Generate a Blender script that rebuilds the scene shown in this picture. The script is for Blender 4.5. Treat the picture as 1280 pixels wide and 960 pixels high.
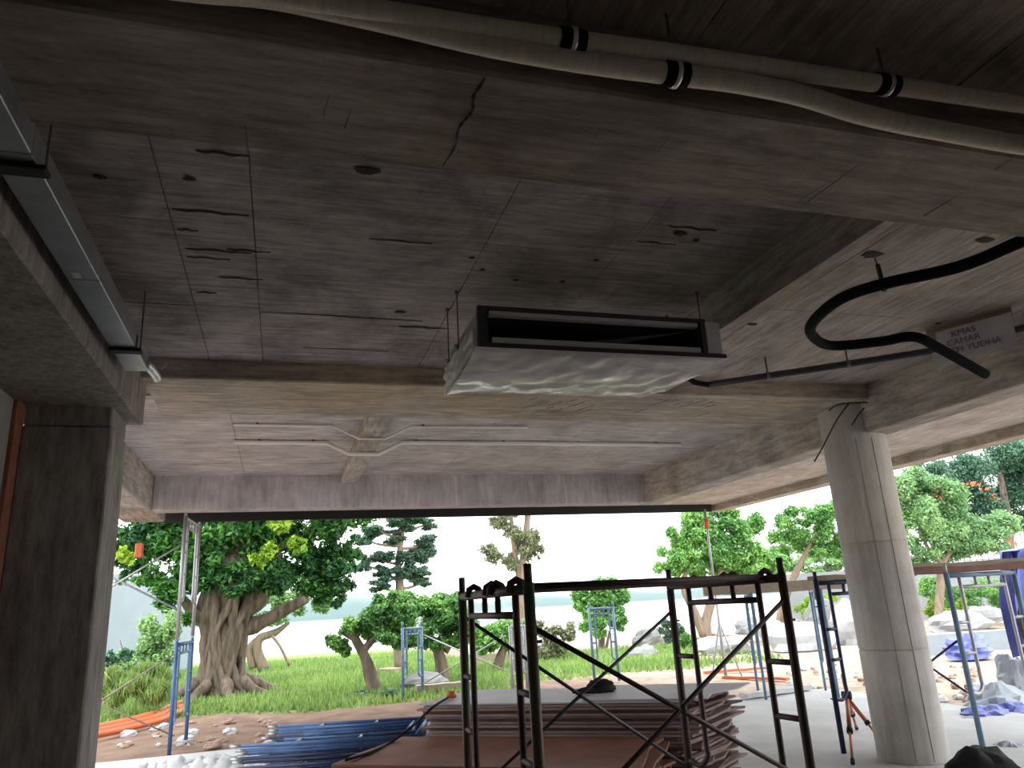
import bpy, math, random
import numpy as np
from mathutils import Vector, Matrix, noise as mnoise

for o in list(bpy.data.objects): bpy.data.objects.remove(o)
C = bpy.context.scene.collection
random.seed(7); rng = np.random.default_rng(7)

# ------------------------------------------------------------------ camera
F_PX, PITCH, ROLL, YAW, EYE = 932.0, 0.288, -0.056, 0.304, 1.6
def cam_axes():
    cy, sy = math.cos(YAW), math.sin(YAW)
    fwd = np.array([sy*math.cos(PITCH), cy*math.cos(PITCH), math.sin(PITCH)])
    right = np.array([cy, -sy, 0.0]); up = np.cross(right, fwd)
    c, s = math.cos(ROLL), math.sin(ROLL)
    return np.array([c*right+s*up, -s*right+c*up, fwd])
AX = cam_axes()
cd = bpy.data.cameras.new('camera'); cam = bpy.data.objects.new('camera', cd); C.objects.link(cam)
cd.sensor_fit = 'HORIZONTAL'; cd.sensor_width = 36.0; cd.lens = 36.0*F_PX/1280.0
cd.clip_start = 0.05; cd.clip_end = 3000
m = Matrix.Identity(4)
for i in range(3):
    m[i][0] = AX[0][i]; m[i][1] = AX[1][i]; m[i][2] = -AX[2][i]
m[2][3] = EYE
cam.matrix_world = m
bpy.context.scene.camera = cam
def ray(x, y): return AX.T @ np.array([(x-640)/F_PX, -(y-480)/F_PX, 1.0])
def atz(x, y, z):                       # survey helper: photo point on a level z
    d = ray(x, y); t = (z-EYE)/d[2]; return (d[0]*t, d[1]*t, z)
def aty(x, y, Y):                       # survey helper: photo point at distance Y
    d = ray(x, y); t = Y/d[1]; return (d[0]*t, Y, EYE+d[2]*t)

# ------------------------------------------------------------------ overcast sky and exposure
SKY = 2.8
w = bpy.data.worlds.new('overcast_sky'); bpy.context.scene.world = w; w.use_nodes = True
nt = w.node_tree; nt.nodes.clear()
tc = nt.nodes.new('ShaderNodeTexCoord'); sp = nt.nodes.new('ShaderNodeSeparateXYZ')
mr = nt.nodes.new('ShaderNodeMapRange'); mr.inputs['From Min'].default_value = 0; mr.inputs['From Max'].default_value = 1
mr.inputs['To Min'].default_value = 1.0*SKY; mr.inputs['To Max'].default_value = 1.7*SKY
bg = nt.nodes.new('ShaderNodeBackground'); bg.inputs['Color'].default_value = (0.95, 0.975, 1.0, 1)
ow = nt.nodes.new('ShaderNodeOutputWorld')
nt.links.new(tc.outputs['Generated'], sp.inputs[0]); nt.links.new(sp.outputs['Z'], mr.inputs['Value'])
nt.links.new(mr.outputs[0], bg.inputs['Strength']); nt.links.new(bg.outputs[0], ow.inputs[0])
vs = bpy.context.scene.view_settings
vs.view_transform = 'Standard'; vs.look = 'None'; vs.gamma = 1.0; vs.use_curve_mapping = False; vs.exposure = 0.22

# ------------------------------------------------------------------ materials
def new_mat(name):
    m = bpy.data.materials.new(name); m.use_nodes = True
    n = m.node_tree.nodes; b = n['Principled BSDF']; return m, n, m.node_tree.links, b
def plain(name, col, rough=0.6, metal=0.0, var=0.25, scale=6.0, bump=0.0, stretch=(1,1,1), col2=None, spec=None):
    m, n, l, b = new_mat(name)
    tc = n.new('ShaderNodeTexCoord'); mp = n.new('ShaderNodeMapping'); mp.inputs['Scale'].default_value = stretch
    nz = n.new('ShaderNodeTexNoise'); nz.inputs['Scale'].default_value = scale; nz.inputs['Detail'].default_value = 6
    nz.inputs['Roughness'].default_value = 0.65
    cr = n.new('ShaderNodeValToRGB')
    d = [c*(1-var) for c in col] if col2 is None else col2
    u = [min(1, c*(1+var)) for c in col] if col2 is None else col
    cr.color_ramp.elements[0].position = 0.3; cr.color_ramp.elements[0].color = (*d, 1)
    cr.color_ramp.elements[1].position = 0.7; cr.color_ramp.elements[1].color = (*u, 1)
    l.new(tc.outputs['Object'], mp.inputs[0]); l.new(mp.outputs[0], nz.inputs['Vector'])
    l.new(nz.outputs[0], cr.inputs[0]); l.new(cr.outputs[0], b.inputs['Base Color'])
    b.inputs['Roughness'].default_value = rough; b.inputs['Metallic'].default_value = metal
    if spec is not None: b.inputs['Specular IOR Level'].default_value = spec
    if bump:
        bp = n.new('ShaderNodeBump'); bp.inputs['Strength'].default_value = bump; bp.inputs['Distance'].default_value = 0.02
        l.new(nz.outputs[0], bp.inputs['Height']); l.new(bp.outputs[0], b.inputs['Normal'])
    return m
def concrete(name, base, stain, streak=(0.6, 7.0, 3.0), holes=True, warm=None, con=1.0):
    """fair-faced cast concrete: cloudy tone, grain along the boards, blotches and pin holes"""
    m, n, l, b = new_mat(name)
    tc = n.new('ShaderNodeTexCoord')
    def noise(scale, stretch=(1,1,1), det=6, rough=0.6, dist=0.0):
        mp = n.new('ShaderNodeMapping'); mp.inputs['Scale'].default_value = stretch
        nz = n.new('ShaderNodeTexNoise'); nz.inputs['Scale'].default_value = scale
        nz.inputs['Detail'].default_value = det; nz.inputs['Roughness'].default_value = rough; nz.inputs['Distortion'].default_value = dist
        l.new(tc.outputs['Object'], mp.inputs[0]); l.new(mp.outputs[0], nz.inputs['Vector']); return nz
    def ramp(src, p0, c0, p1, c1):
        r = n.new('ShaderNodeValToRGB'); r.color_ramp.elements[0].position = p0; r.color_ramp.elements[1].position = p1
        r.color_ramp.elements[0].color = (*c0, 1); r.color_ramp.elements[1].color = (*c1, 1); l.new(src, r.inputs[0]); return r
    def mix(mode, fac, a, c):
        x = n.new('ShaderNodeMix'); x.data_type = 'RGBA'; x.blend_type = mode; x.inputs[0].default_value = fac if not hasattr(fac, 'links') else 0
        if hasattr(fac, 'links'): l.new(fac, x.inputs[0])
        l.new(a, x.inputs[6]); l.new(c, x.inputs[7]); return x
    cloud = noise(1.7, det=8, rough=0.68, dist=0.4)
    c1 = ramp(cloud.outputs[0], 0.36, stain, 0.60, base)
    grain = noise(4.2, streak, det=10, rough=0.8)
    g1 = ramp(grain.outputs[0], 0.36, (1-.5*con, 1-.52*con, 1-.52*con), 0.62, (1+.16*con, 1+.14*con, 1+.14*con))
    x1 = mix('MULTIPLY', 1.0, c1.outputs[0], g1.outputs[0])
    out = x1
    if warm:
        wz = noise(0.7, det=4); wr = ramp(wz.outputs[0], 0.45, (0, 0, 0), 0.62, (1, 1, 1))
        rgb = n.new('ShaderNodeRGB'); rgb.outputs[0].default_value = (*warm, 1)
        out = mix('MULTIPLY', wr.outputs[0], out.outputs[2], rgb.outputs[0])
    if holes:
        mk = noise(2.1, (streak[0]*1.3, streak[1]*0.9, streak[2]), det=8, rough=0.8, dist=0.6)
        hr = ramp(mk.outputs[0], 0.305, (1, 1, 1), 0.345, (0, 0, 0))
        rgb = n.new('ShaderNodeRGB'); rgb.outputs[0].default_value = (0.075, 0.062, 0.058, 1)
        out = mix('MIX', hr.outputs[0], out.outputs[2], rgb.outputs[0])
    l.new(out.outputs[2], b.inputs['Base Color'])
    b.inputs['Roughness'].default_value = 0.85; b.inputs['Specular IOR Level'].default_value = 0.25
    bp = n.new('ShaderNodeBump'); bp.inputs['Strength'].default_value = 0.35; bp.inputs['Distance'].default_value = 0.02
    l.new(grain.outputs[0], bp.inputs['Height']); l.new(bp.outputs[0], b.inputs['Normal'])
    return m
def leaf_mat(name, dark, light, scale=0.8):
    m, n, l, b = new_mat(name)
    tc = n.new('ShaderNodeTexCoord'); nz = n.new('ShaderNodeTexNoise'); nz.inputs['Scale'].default_value = scale; nz.inputs['Detail'].default_value = 3
    at = n.new('ShaderNodeAttribute'); at.attribute_name = 'tint'
    ad = n.new('ShaderNodeMath'); ad.operation = 'ADD'; ad.use_clamp = True
    mu = n.new('ShaderNodeMath'); mu.operation = 'MULTIPLY_ADD'; mu.inputs[1].default_value = 0.55; mu.inputs[2].default_value = -0.28
    cr = n.new('ShaderNodeValToRGB'); cr.color_ramp.elements[0].position = 0.3; cr.color_ramp.elements[1].position = 0.75
    cr.color_ramp.elements[0].color = (*dark, 1); cr.color_ramp.elements[1].color = (*light, 1)
    l.new(tc.outputs['Object'], nz.inputs['Vector']); l.new(at.outputs['Fac'], mu.inputs[0])
    l.new(nz.outputs[0], ad.inputs[0]); l.new(mu.outputs[0], ad.inputs[1]); l.new(ad.outputs[0], cr.inputs[0])
    l.new(cr.outputs[0], b.inputs['Base Color']); b.inputs['Roughness'].default_value = 0.55
    tr = n.new('ShaderNodeBsdfTranslucent'); mx = n.new('ShaderNodeMixShader'); mx.inputs[0].default_value = 0.35
    l.new(cr.outputs[0], tr.inputs['Color']); l.new(b.outputs[0], mx.inputs[1]); l.new(tr.outputs[0], mx.inputs[2])
    l.new(mx.outputs[0], n['Material Output'].inputs['Surface'])
    return m
M = {}
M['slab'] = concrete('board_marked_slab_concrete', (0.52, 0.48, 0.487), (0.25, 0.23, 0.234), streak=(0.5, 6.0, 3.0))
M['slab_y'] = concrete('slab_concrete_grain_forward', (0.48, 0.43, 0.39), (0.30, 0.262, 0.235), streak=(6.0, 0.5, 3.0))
M['slab_l'] = concrete('daylit_slab_concrete', (0.67, 0.628, 0.62), (0.45, 0.418, 0.412), streak=(0.5, 5.0, 3.0))  # lighter copy of the slab concrete: daylight near the opening put into the colour
M['slab_lit_y'] = concrete('daylit_slab_concrete_forward', (0.60, 0.56, 0.53), (0.42, 0.385, 0.36), streak=(5.0, 0.5, 3.0))  # same lightening for daylight, grain running forward
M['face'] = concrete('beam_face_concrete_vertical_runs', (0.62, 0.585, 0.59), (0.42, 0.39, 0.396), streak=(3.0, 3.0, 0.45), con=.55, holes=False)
M['beam_shaded'] = concrete('shaded_beam_concrete', (0.40, 0.355, 0.325), (0.25, 0.222, 0.206), streak=(0.6, 4.5, 4.5), warm=(1.0, 0.92, 0.82), holes=False)  # darker copy of the beam concrete, shade near the camera painted in
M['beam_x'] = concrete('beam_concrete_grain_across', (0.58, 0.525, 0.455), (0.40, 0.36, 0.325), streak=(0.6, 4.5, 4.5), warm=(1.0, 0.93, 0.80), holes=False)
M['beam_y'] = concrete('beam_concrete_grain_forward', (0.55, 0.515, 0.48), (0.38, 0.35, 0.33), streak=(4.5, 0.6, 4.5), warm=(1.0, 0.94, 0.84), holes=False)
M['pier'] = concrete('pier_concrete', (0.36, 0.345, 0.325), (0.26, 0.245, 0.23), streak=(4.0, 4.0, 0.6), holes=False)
M['column'] = concrete('column_concrete_run_stains', (0.62, 0.605, 0.575), (0.49, 0.47, 0.445), streak=(3.2, 3.2, 0.16), con=.38, holes=False, warm=(1.0, 0.96, 0.86))
M['seam'] = plain('dark_seam_concrete', (0.26, 0.245, 0.23), 0.9)
M['void'] = plain('dark_void_concrete', (0.05, 0.045, 0.045), 0.95)
M['floor'] = plain('floor_concrete', (0.52, 0.53, 0.53), 0.8, var=0.15, scale=1.5, bump=0.1)
M['shadefloor'] = plain('darkened_added_floor', (0.34, 0.30, 0.26), 0.95, var=0.25, scale=2)  # dark tone chosen to cut floor bounce onto the near ceiling
M['wallp'] = plain('rendered_wall', (0.30, 0.29, 0.27), 0.9, var=0.2, scale=2)
M['wallw'] = plain('pale_added_wall', (0.80, 0.78, 0.75), 0.9, var=0.06, scale=2)  # kept pale so the added back wall throws light forward
M['brick_edge'] = plain('red_brick_edge', (0.30, 0.12, 0.07), 0.9, var=0.3, scale=9)
M['black'] = plain('black_steel', (0.004, 0.004, 0.005), 0.7, var=0.3)
M['rubber'] = plain('black_foam_rubber', (0.008, 0.009, 0.011), 0.9, var=0.3, scale=12, bump=0.15, spec=0.12)
M['greypipe'] = plain('dark_grey_pipe', (0.045, 0.05, 0.06), 0.45, var=0.2)
M['galv'] = plain('galvanised_sheet', (0.34, 0.37, 0.40), 0.38, metal=0.8, var=0.2, scale=4)
M['steel'] = plain('zinc_rod', (0.22, 0.22, 0.22), 0.5, metal=0.7, var=0.2)
M['strap'] = plain('bright_metal_strap', (0.75, 0.76, 0.78), 0.35, metal=0.6, var=0.1)
M['wrap'] = plain('cream_pipe_wrap', (0.74, 0.68, 0.58), 0.7, var=0.15, scale=5, bump=0.25, stretch=(9, 1, 1))
M['pvc'] = plain('white_pvc', (0.90, 0.87, 0.84), 0.45, var=0.06)
M['accase'] = plain('unit_case_grey', (0.30, 0.30, 0.31), 0.5, metal=0.1, var=0.15)
M['acframe'] = plain('unit_rail_galvanised', (0.62, 0.61, 0.63), 0.5, var=0.10)
M['acdark'] = plain('unit_coil_black', (0.055, 0.055, 0.075), 0.5, var=0.3)
M['paper'] = plain('white_paper', (0.62, 0.60, 0.66), 0.8, var=0.06)
M['flange'] = plain('dark_grey_foam_tape', (0.05, 0.048, 0.055), 0.85, var=0.3, scale=10)
M['card'] = plain('tan_cardboard', (0.42, 0.35, 0.23), 0.85, var=0.15)
M['ink'] = plain('violet_marker', (0.16, 0.13, 0.30), 0.7, var=0.1)
M['wire'] = plain('rusty_tie_wire', (0.03, 0.024, 0.02), 0.8)
M['rustgreen'] = plain('worn_green_paint_rust', (0.030, 0.115, 0.060), 0.5, var=0.3, scale=2.6, col2=(0.150, 0.050, 0.034))
M['rustdark'] = plain('dark_rusted_steel', (0.075, 0.045, 0.043), 0.6, var=0.4, scale=5)
M['blue'] = plain('blue_paint', (0.055, 0.13, 0.30), 0.5, var=0.3, scale=4)
M['bluegrey'] = plain('worn_blue_grey_paint', (0.13, 0.22, 0.33), 0.5, var=0.25, scale=4)
M['navy'] = plain('navy_paint', (0.016, 0.03, 0.085), 0.5, var=0.35, scale=5)
M['silver'] = plain('galvanised_tube', (0.42, 0.43, 0.45), 0.45, metal=0.5, var=0.15)
M['ply'] = plain('brown_film_plywood', (0.12, 0.058, 0.045), 0.7, var=0.35, scale=3, stretch=(1, 3, 6))
M['ply2'] = plain('red_brown_plywood', (0.21, 0.088, 0.060), 0.7, var=0.35, scale=2.5)
M['ply3'] = plain('weathered_grey_brown_plywood', (0.30, 0.21, 0.185), 0.75, var=0.3, scale=3)
M['plyg'] = plain('pale_grey_board', (0.52, 0.52, 0.56), 0.6, var=0.12, scale=2)
M['timber'] = plain('weathered_timber', (0.31, 0.25, 0.19), 0.8, var=0.25, scale=3, stretch=(1, 8, 8))
M['timberd'] = plain('dark_red_timber', (0.20, 0.10, 0.075), 0.8, var=0.3, scale=3, stretch=(1, 8, 8))
M['cloth'] = plain('black_cloth', (0.008, 0.010, 0.014), 0.9, var=0.4)
M['orange'] = plain('orange_plastic', (0.62, 0.13, 0.04), 0.45, var=0.12)
M['tripod'] = plain('orange_brown_tripod', (0.45, 0.13, 0.05), 0.5, var=0.2)
M['tarp'] = plain('blue_tarpaulin', (0.15, 0.18, 0.52), 0.5, var=0.35, scale=2.5)
M['sack'] = plain('pale_woven_sack', (0.34, 0.385, 0.43), 0.7, var=0.2, scale=3)
M['sackw'] = plain('white_rubble', (0.55, 0.55, 0.55), 0.8, var=0.12, scale=5)
M['rock'] = plain('pale_granite', (0.35, 0.36, 0.37), 0.85, var=0.25, scale=1.5, bump=0.4)
M['rockd'] = plain('grey_granite', (0.23, 0.23, 0.225), 0.85, var=0.3, scale=1.5, bump=0.4)
M['rubble'] = plain('pink_grey_rubble', (0.36, 0.255, 0.20), 0.9, var=0.35, scale=4)
M['bark'] = plain('grey_brown_bark', (0.165, 0.125, 0.095), 0.9, var=0.65, scale=2.2, bump=0.9, stretch=(4, 4, 0.7))
M['barkp'] = plain('pale_bark', (0.25, 0.185, 0.135), 0.9, var=0.3, scale=3, bump=0.5, stretch=(4, 4, 0.8))
M['whitewall'] = plain('pale_blue_boundary_wall', (0.30, 0.345, 0.395), 0.85, var=0.06, scale=1)
M['greywall'] = plain('grey_boundary_wall', (0.25, 0.27, 0.29), 0.85, var=0.12, scale=1)
M['stonew'] = plain('pond_edge_concrete', (0.27, 0.32, 0.35), 0.85, var=0.12, scale=1.5)
M['hill'] = leaf_mat('haze_tinted_shore', (0.17, 0.25, 0.24), (0.25, 0.34, 0.31), 0.03)  # pale blue-green, distance haze mixed into the foliage colour
M['soil'] = plain('mounded_soil', (0.33, 0.22, 0.15), 0.95, var=0.3, scale=3)
LF = {
 'banyan': leaf_mat('banyan_leaves', (0.014, 0.074, 0.027), (0.115, 0.338, 0.047), 0.55),
 'bonsai': leaf_mat('bonsai_leaves', (0.06, 0.19, 0.075), (0.32, 0.60, 0.12), 0.9),
 'cloud': leaf_mat('pine_needles', (0.06, 0.135, 0.09), (0.16, 0.29, 0.17), 0.7),
 'dry': leaf_mat('sparse_olive_leaves', (0.170, 0.200, 0.100), (0.340, 0.360, 0.200), 0.7),
 'fresh': leaf_mat('fresh_green_leaves', (0.080, 0.246, 0.065), (0.348, 0.623, 0.160), 0.6),
 'pale': leaf_mat('pale_green_leaves', (0.140, 0.308, 0.140), (0.420, 0.630, 0.252), 0.5),
 'dark': leaf_mat('deep_green_leaves', (0.045, 0.128, 0.083), (0.150, 0.300, 0.165), 0.4),
 'lime': leaf_mat('lime_leaves', (0.200, 0.380, 0.030), (0.420, 0.580, 0.060), 0.8),
 'grass': leaf_mat('lawn_grass', (0.15, 0.26, 0.07), (0.34, 0.47, 0.13), 0.35),
 'flower': leaf_mat('coral_blossom', (0.600, 0.160, 0.080), (0.750, 0.300, 0.160), 1.0),
 'pink': leaf_mat('pink_blossom', (0.650, 0.300, 0.360), (0.750, 0.450, 0.500), 1.0),
}
m_, n_, l_, b_ = new_mat('clear_plastic_film')     # thin wrinkled plastic wrap
b_.inputs['Base Color'].default_value = (0.95, 0.93, 0.95, 1); b_.inputs['Roughness'].default_value = 0.22
tc_ = n_.new('ShaderNodeTexCoord'); mp_ = n_.new('ShaderNodeMapping'); mp_.inputs['Scale'].default_value = (1.5, 3.0, 3.0)
nz_ = n_.new('ShaderNodeTexNoise'); nz_.inputs['Scale'].default_value = 1.1; nz_.inputs['Detail'].default_value = 3; nz_.inputs['Distortion'].default_value = 0.8
bp_ = n_.new('ShaderNodeBump'); bp_.inputs['Strength'].default_value = 0.5; bp_.inputs['Distance'].default_value = 0.05
cr_ = n_.new('ShaderNodeValToRGB'); cr_.color_ramp.elements[0].position = 0.35; cr_.color_ramp.elements[1].position = 0.7
cr_.color_ramp.elements[0].color = (0.62, 0.62, 0.62, 1); cr_.color_ramp.elements[1].color = (1.0, 1.0, 1.0, 1)
tp_ = n_.new('ShaderNodeBsdfTransparent'); tl_ = n_.new('ShaderNodeBsdfTranslucent'); tl_.inputs[0].default_value = (0.95, 0.93, 0.96, 1)
mx_ = n_.new('ShaderNodeMixShader'); my_ = n_.new('ShaderNodeMixShader'); mx_.inputs[0].default_value = 0.25
l_.new(tc_.outputs['Object'], mp_.inputs[0]); l_.new(mp_.outputs[0], nz_.inputs['Vector']); l_.new(nz_.outputs[0], bp_.inputs['Height'])
l_.new(bp_.outputs[0], b_.inputs['Normal']); l_.new(nz_.outputs[0], cr_.inputs[0])
l_.new(b_.outputs[0], mx_.inputs[1]); l_.new(tl_.outputs[0], mx_.inputs[2])
l_.new(cr_.outputs[0], my_.inputs[0]); l_.new(tp_.outputs[0], my_.inputs[1]); l_.new(mx_.outputs[0], my_.inputs[2])
l_.new(my_.outputs[0], n_['Material Output'].inputs['Surface']); M['film'] = m_
m_, n_, l_, b_ = new_mat('lake_water')
b_.inputs['Base Color'].default_value = (0.45, 0.50, 0.52, 1); b_.inputs['Roughness'].default_value = 0.12
M['water'] = m_

# ------------------------------------------------------------------ mesh helpers
class MB:
    def __init__(s): s.v = []; s.f = []
    def add(s, vs, fs):
        k = len(s.v); s.v += [tuple(map(float, p)) for p in vs]; s.f += [tuple(i+k for i in f) for f in fs]; return s
    def box(s, x0, x1, y0, y1, z0, z1, bev=0.0):
        if bev:
            b = min(bev, abs(x1-x0)*.45, abs(y1-y0)*.45, abs(z1-z0)*.45)
            vs = []; 
            for X, sx in ((x0, 1), (x1, -1)):
                for Y, sy in ((y0, 1), (y1, -1)):
                    for Z, sz in ((z0, 1), (z1, -1)):
                        vs += [(X, Y+sy*b, Z+sz*b), (X+sx*b, Y, Z+sz*b), (X+sx*b, Y+sy*b, Z)]
            def q(ix, iy, iz, a): return (ix*4+iy*2+iz)*3+a
            fs = []
            fs += [(q(0,0,0,0), q(0,0,1,0), q(0,1,1,0), q(0,1,0,0)), (q(1,0,0,0), q(1,1,0,0), q(1,1,1,0), q(1,0,1,0))]
            fs += [(q(0,0,0,1), q(1,0,0,1), q(1,0,1,1), q(0,0,1,1)), (q(0,1,0,1), q(0,1,1,1), q(1,1,1,1), q(1,1,0,1))]
            fs += [(q(0,0,0,2), q(0,1,0,2), q(1,1,0,2), q(1,0,0,2)), (q(0,0,1,2), q(1,0,1,2), q(1,1,1,2), q(0,1,1,2))]
            for a in (0, 1):
                for c in (0, 1):
                    fs += [(q(0,a,c,1), q(1,a,c,1), q(1,a,c,2), q(0,a,c,2)), (q(a,0,c,0), q(a,1,c,0), q(a,1,c,2), q(a,0,c,2)), (q(a,c,0,0), q(a,c,1,0), q(a,c,1,1), q(a,c,0,1))]
                    for e in (0, 1): fs += [(q(a,c,e,0), q(a,c,e,1), q(a,c,e,2))]
            return s.add(vs, fs)
        vs = [(x, y, z) for x in (x0, x1) for y in (y0, y1) for z in (z0, z1)]
        return s.add(vs, [(0,1,3,2), (4,6,7,5), (0,4,5,1), (2,3,7,6), (0,2,6,4), (1,5,7,3)])
    def obox(s, c, u, v, lu, lv, z0, z1, bev=0.0):       # box turned about Z: centre c, axis u, v
        t = MB().box(-lu/2, lu/2, -lv/2, lv/2, z0, z1, bev)
        return s.add([(c[0]+u[0]*x+v[0]*y, c[1]+u[1]*x+v[1]*y, z) for x, y, z in t.v], t.f)
    def tube(s, pts, r, n=10, cap=True, wob=0.0, smooth_up=None):
        pts = [Vector(p) for p in pts]; rs = r if hasattr(r, '__len__') else [r]*len(pts)
        t0 = (pts[1]-pts[0]).normalized(); ref = Vector((0, 0, 1)) if abs(t0.z) < .9 else Vector((1, 0, 0))
        a = t0.cross(ref).normalized(); vs = []
        for i, p in enumerate(pts):
            t = (pts[min(i+1, len(pts)-1)]-pts[max(i-1, 0)]).normalized()
            a = (a-t*a.dot(t)).normalized(); b = t.cross(a)
            for k in range(n):
                an = 2*math.pi*k/n; rr = rs[i]
                if wob: rr *= 1+wob*mnoise.noise(Vector((math.cos(an)*1.7+p.x*3, math.sin(an)*1.7+p.y*3, p.z*1.2)))
                vs.append(p+(a*math.cos(an)+b*math.sin(an))*rr)
        fs = [(i*n+k, i*n+(k+1)%n, (i+1)*n+(k+1)%n, (i+1)*n+k) for i in range(len(pts)-1) for k in range(n)]
        if cap: fs += [tuple(range(n-1, -1, -1)), tuple((len(pts)-1)*n+k for k in range(n))]
        return s.add(vs, fs)
    def lathe(s, c, prof, n=32):
        vs = [(c[0]+r*math.cos(2*math.pi*k/n), c[1]+r*math.sin(2*math.pi*k/n), z) for r, z in prof for k in range(n)]
        fs = [(i*n+k, i*n+(k+1)%n, (i+1)*n+(k+1)%n, (i+1)*n+k) for i in range(len(prof)-1) for k in range(n)]
        fs += [tuple(range(n-1, -1, -1)), tuple((len(prof)-1)*n+k for k in range(n))]
        return s.add(vs, fs)
    def blob(s, c, r, seed=0, amp=0.25, fr=1.0, nu=14, nv=9, flat=None):
        vs = [(0, 0, -1)]+[(math.cos(2*math.pi*k/nu)*math.sin(math.pi*j/nv), math.sin(2*math.pi*k/nu)*math.sin(math.pi*j/nv), -math.cos(math.pi*j/nv)) for j in range(1, nv) for k in range(nu)]+[(0, 0, 1)]
        o = []
        for x, y, z in vs:
            d = 1+amp*mnoise.noise(Vector((x*1.4*fr+seed*7.3, y*1.4*fr-seed*3.1, z*1.4*fr+seed)))+amp*.5*mnoise.noise(Vector((x*3.5*fr+seed, y*3.5*fr, z*3.5*fr)))
            zz = z*d*r[2]
            if flat is not None: zz = max(zz, -flat*r[2])
            o.append((c[0]+x*d*r[0], c[1]+y*d*r[1], c[2]+zz))
        L = len(vs)-1
        fs = [(0, 1+(k+1) % nu, 1+k) for k in range(nu)]
        for j in range(nv-2):
            for k in range(nu):
                a = 1+j*nu+k; b = 1+j*nu+(k+1) % nu; fs.append((a, b, b+nu, a+nu))
        b0 = 1+(nv-2)*nu; fs += [(b0+k, b0+(k+1) % nu, L) for k in range(nu)]
        return s.add(o, fs)
    def build(s, name, mat, parent=None, smooth=False, tint=None):
        me = bpy.data.meshes.new(name)
        o = bpy.data.objects.new(name, me)
        vs = s.v
        if parent is not None:
            root = parent
            while root.parent: root = root.parent
            if root.get('kind') == 'structure' and root.type == 'MESH': b = Vector((0, 0, 0))
            else: b = Vector(root.location)
            vs = [(x-b.x, y-b.y, z-b.z) for x, y, z in vs]; o.parent = parent
        me.from_pydata(vs, [], s.f); me.update()
        me.materials.append(M[mat] if isinstance(mat, str) else mat)
        if smooth: me.polygons.foreach_set('use_smooth', [True]*len(me.polygons))
        C.objects.link(o); return o
def tag(o, label=None, cat=None, group=None, kind=None):
    if label: o['label'] = label
    if cat: o['category'] = cat
    if group: o['group'] = group
    if kind: o['kind'] = kind
    return o
def empty(name, loc, label, cat, group=None):
    e = bpy.data.objects.new(name, None); C.objects.link(e); e.location = loc; e.empty_display_size = .1
    return tag(e, label, cat, group)
def single(mb, name, mat, label, cat, group=None, smooth=False):   # one-mesh thing, origin at its base
    xs = [p[0] for p in mb.v]; ys = [p[1] for p in mb.v]; z = min(p[2] for p in mb.v)
    c = ((min(xs)+max(xs))/2, (min(ys)+max(ys))/2, z)
    mb.v = [(a-c[0], b-c[1], d-c[2]) for a, b, d in mb.v]
    o = mb.build(name, mat, None, smooth); o.location = c; return tag(o, label, cat, group)
def struct(mb, name, mat, label=None, smooth=False):
    o = mb.build(name, mat, None, smooth); return tag(o, label, None, None, 'structure')
def copy_tree(o, parent=None):
    c = o.copy(); C.objects.link(c); c.parent = parent
    for ch in list(o.children): copy_tree(ch, c)
    return c
def bez(pts, n=8):                      # Catmull-Rom through points
    P = [Vector(p) for p in pts]; P = [2*P[0]-P[1]]+P+[2*P[-1]-P[-2]]; out = []
    for i in range(1, len(P)-2):
        for k in range(n):
            t = k/n; a, b, c, d = P[i-1:i+3]
            out.append(.5*((2*b)+(c-a)*t+(2*a-5*b+4*c-d)*t*t+(3*b-a-3*c+d)*t**3))
    return out+[P[-2]]
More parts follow.
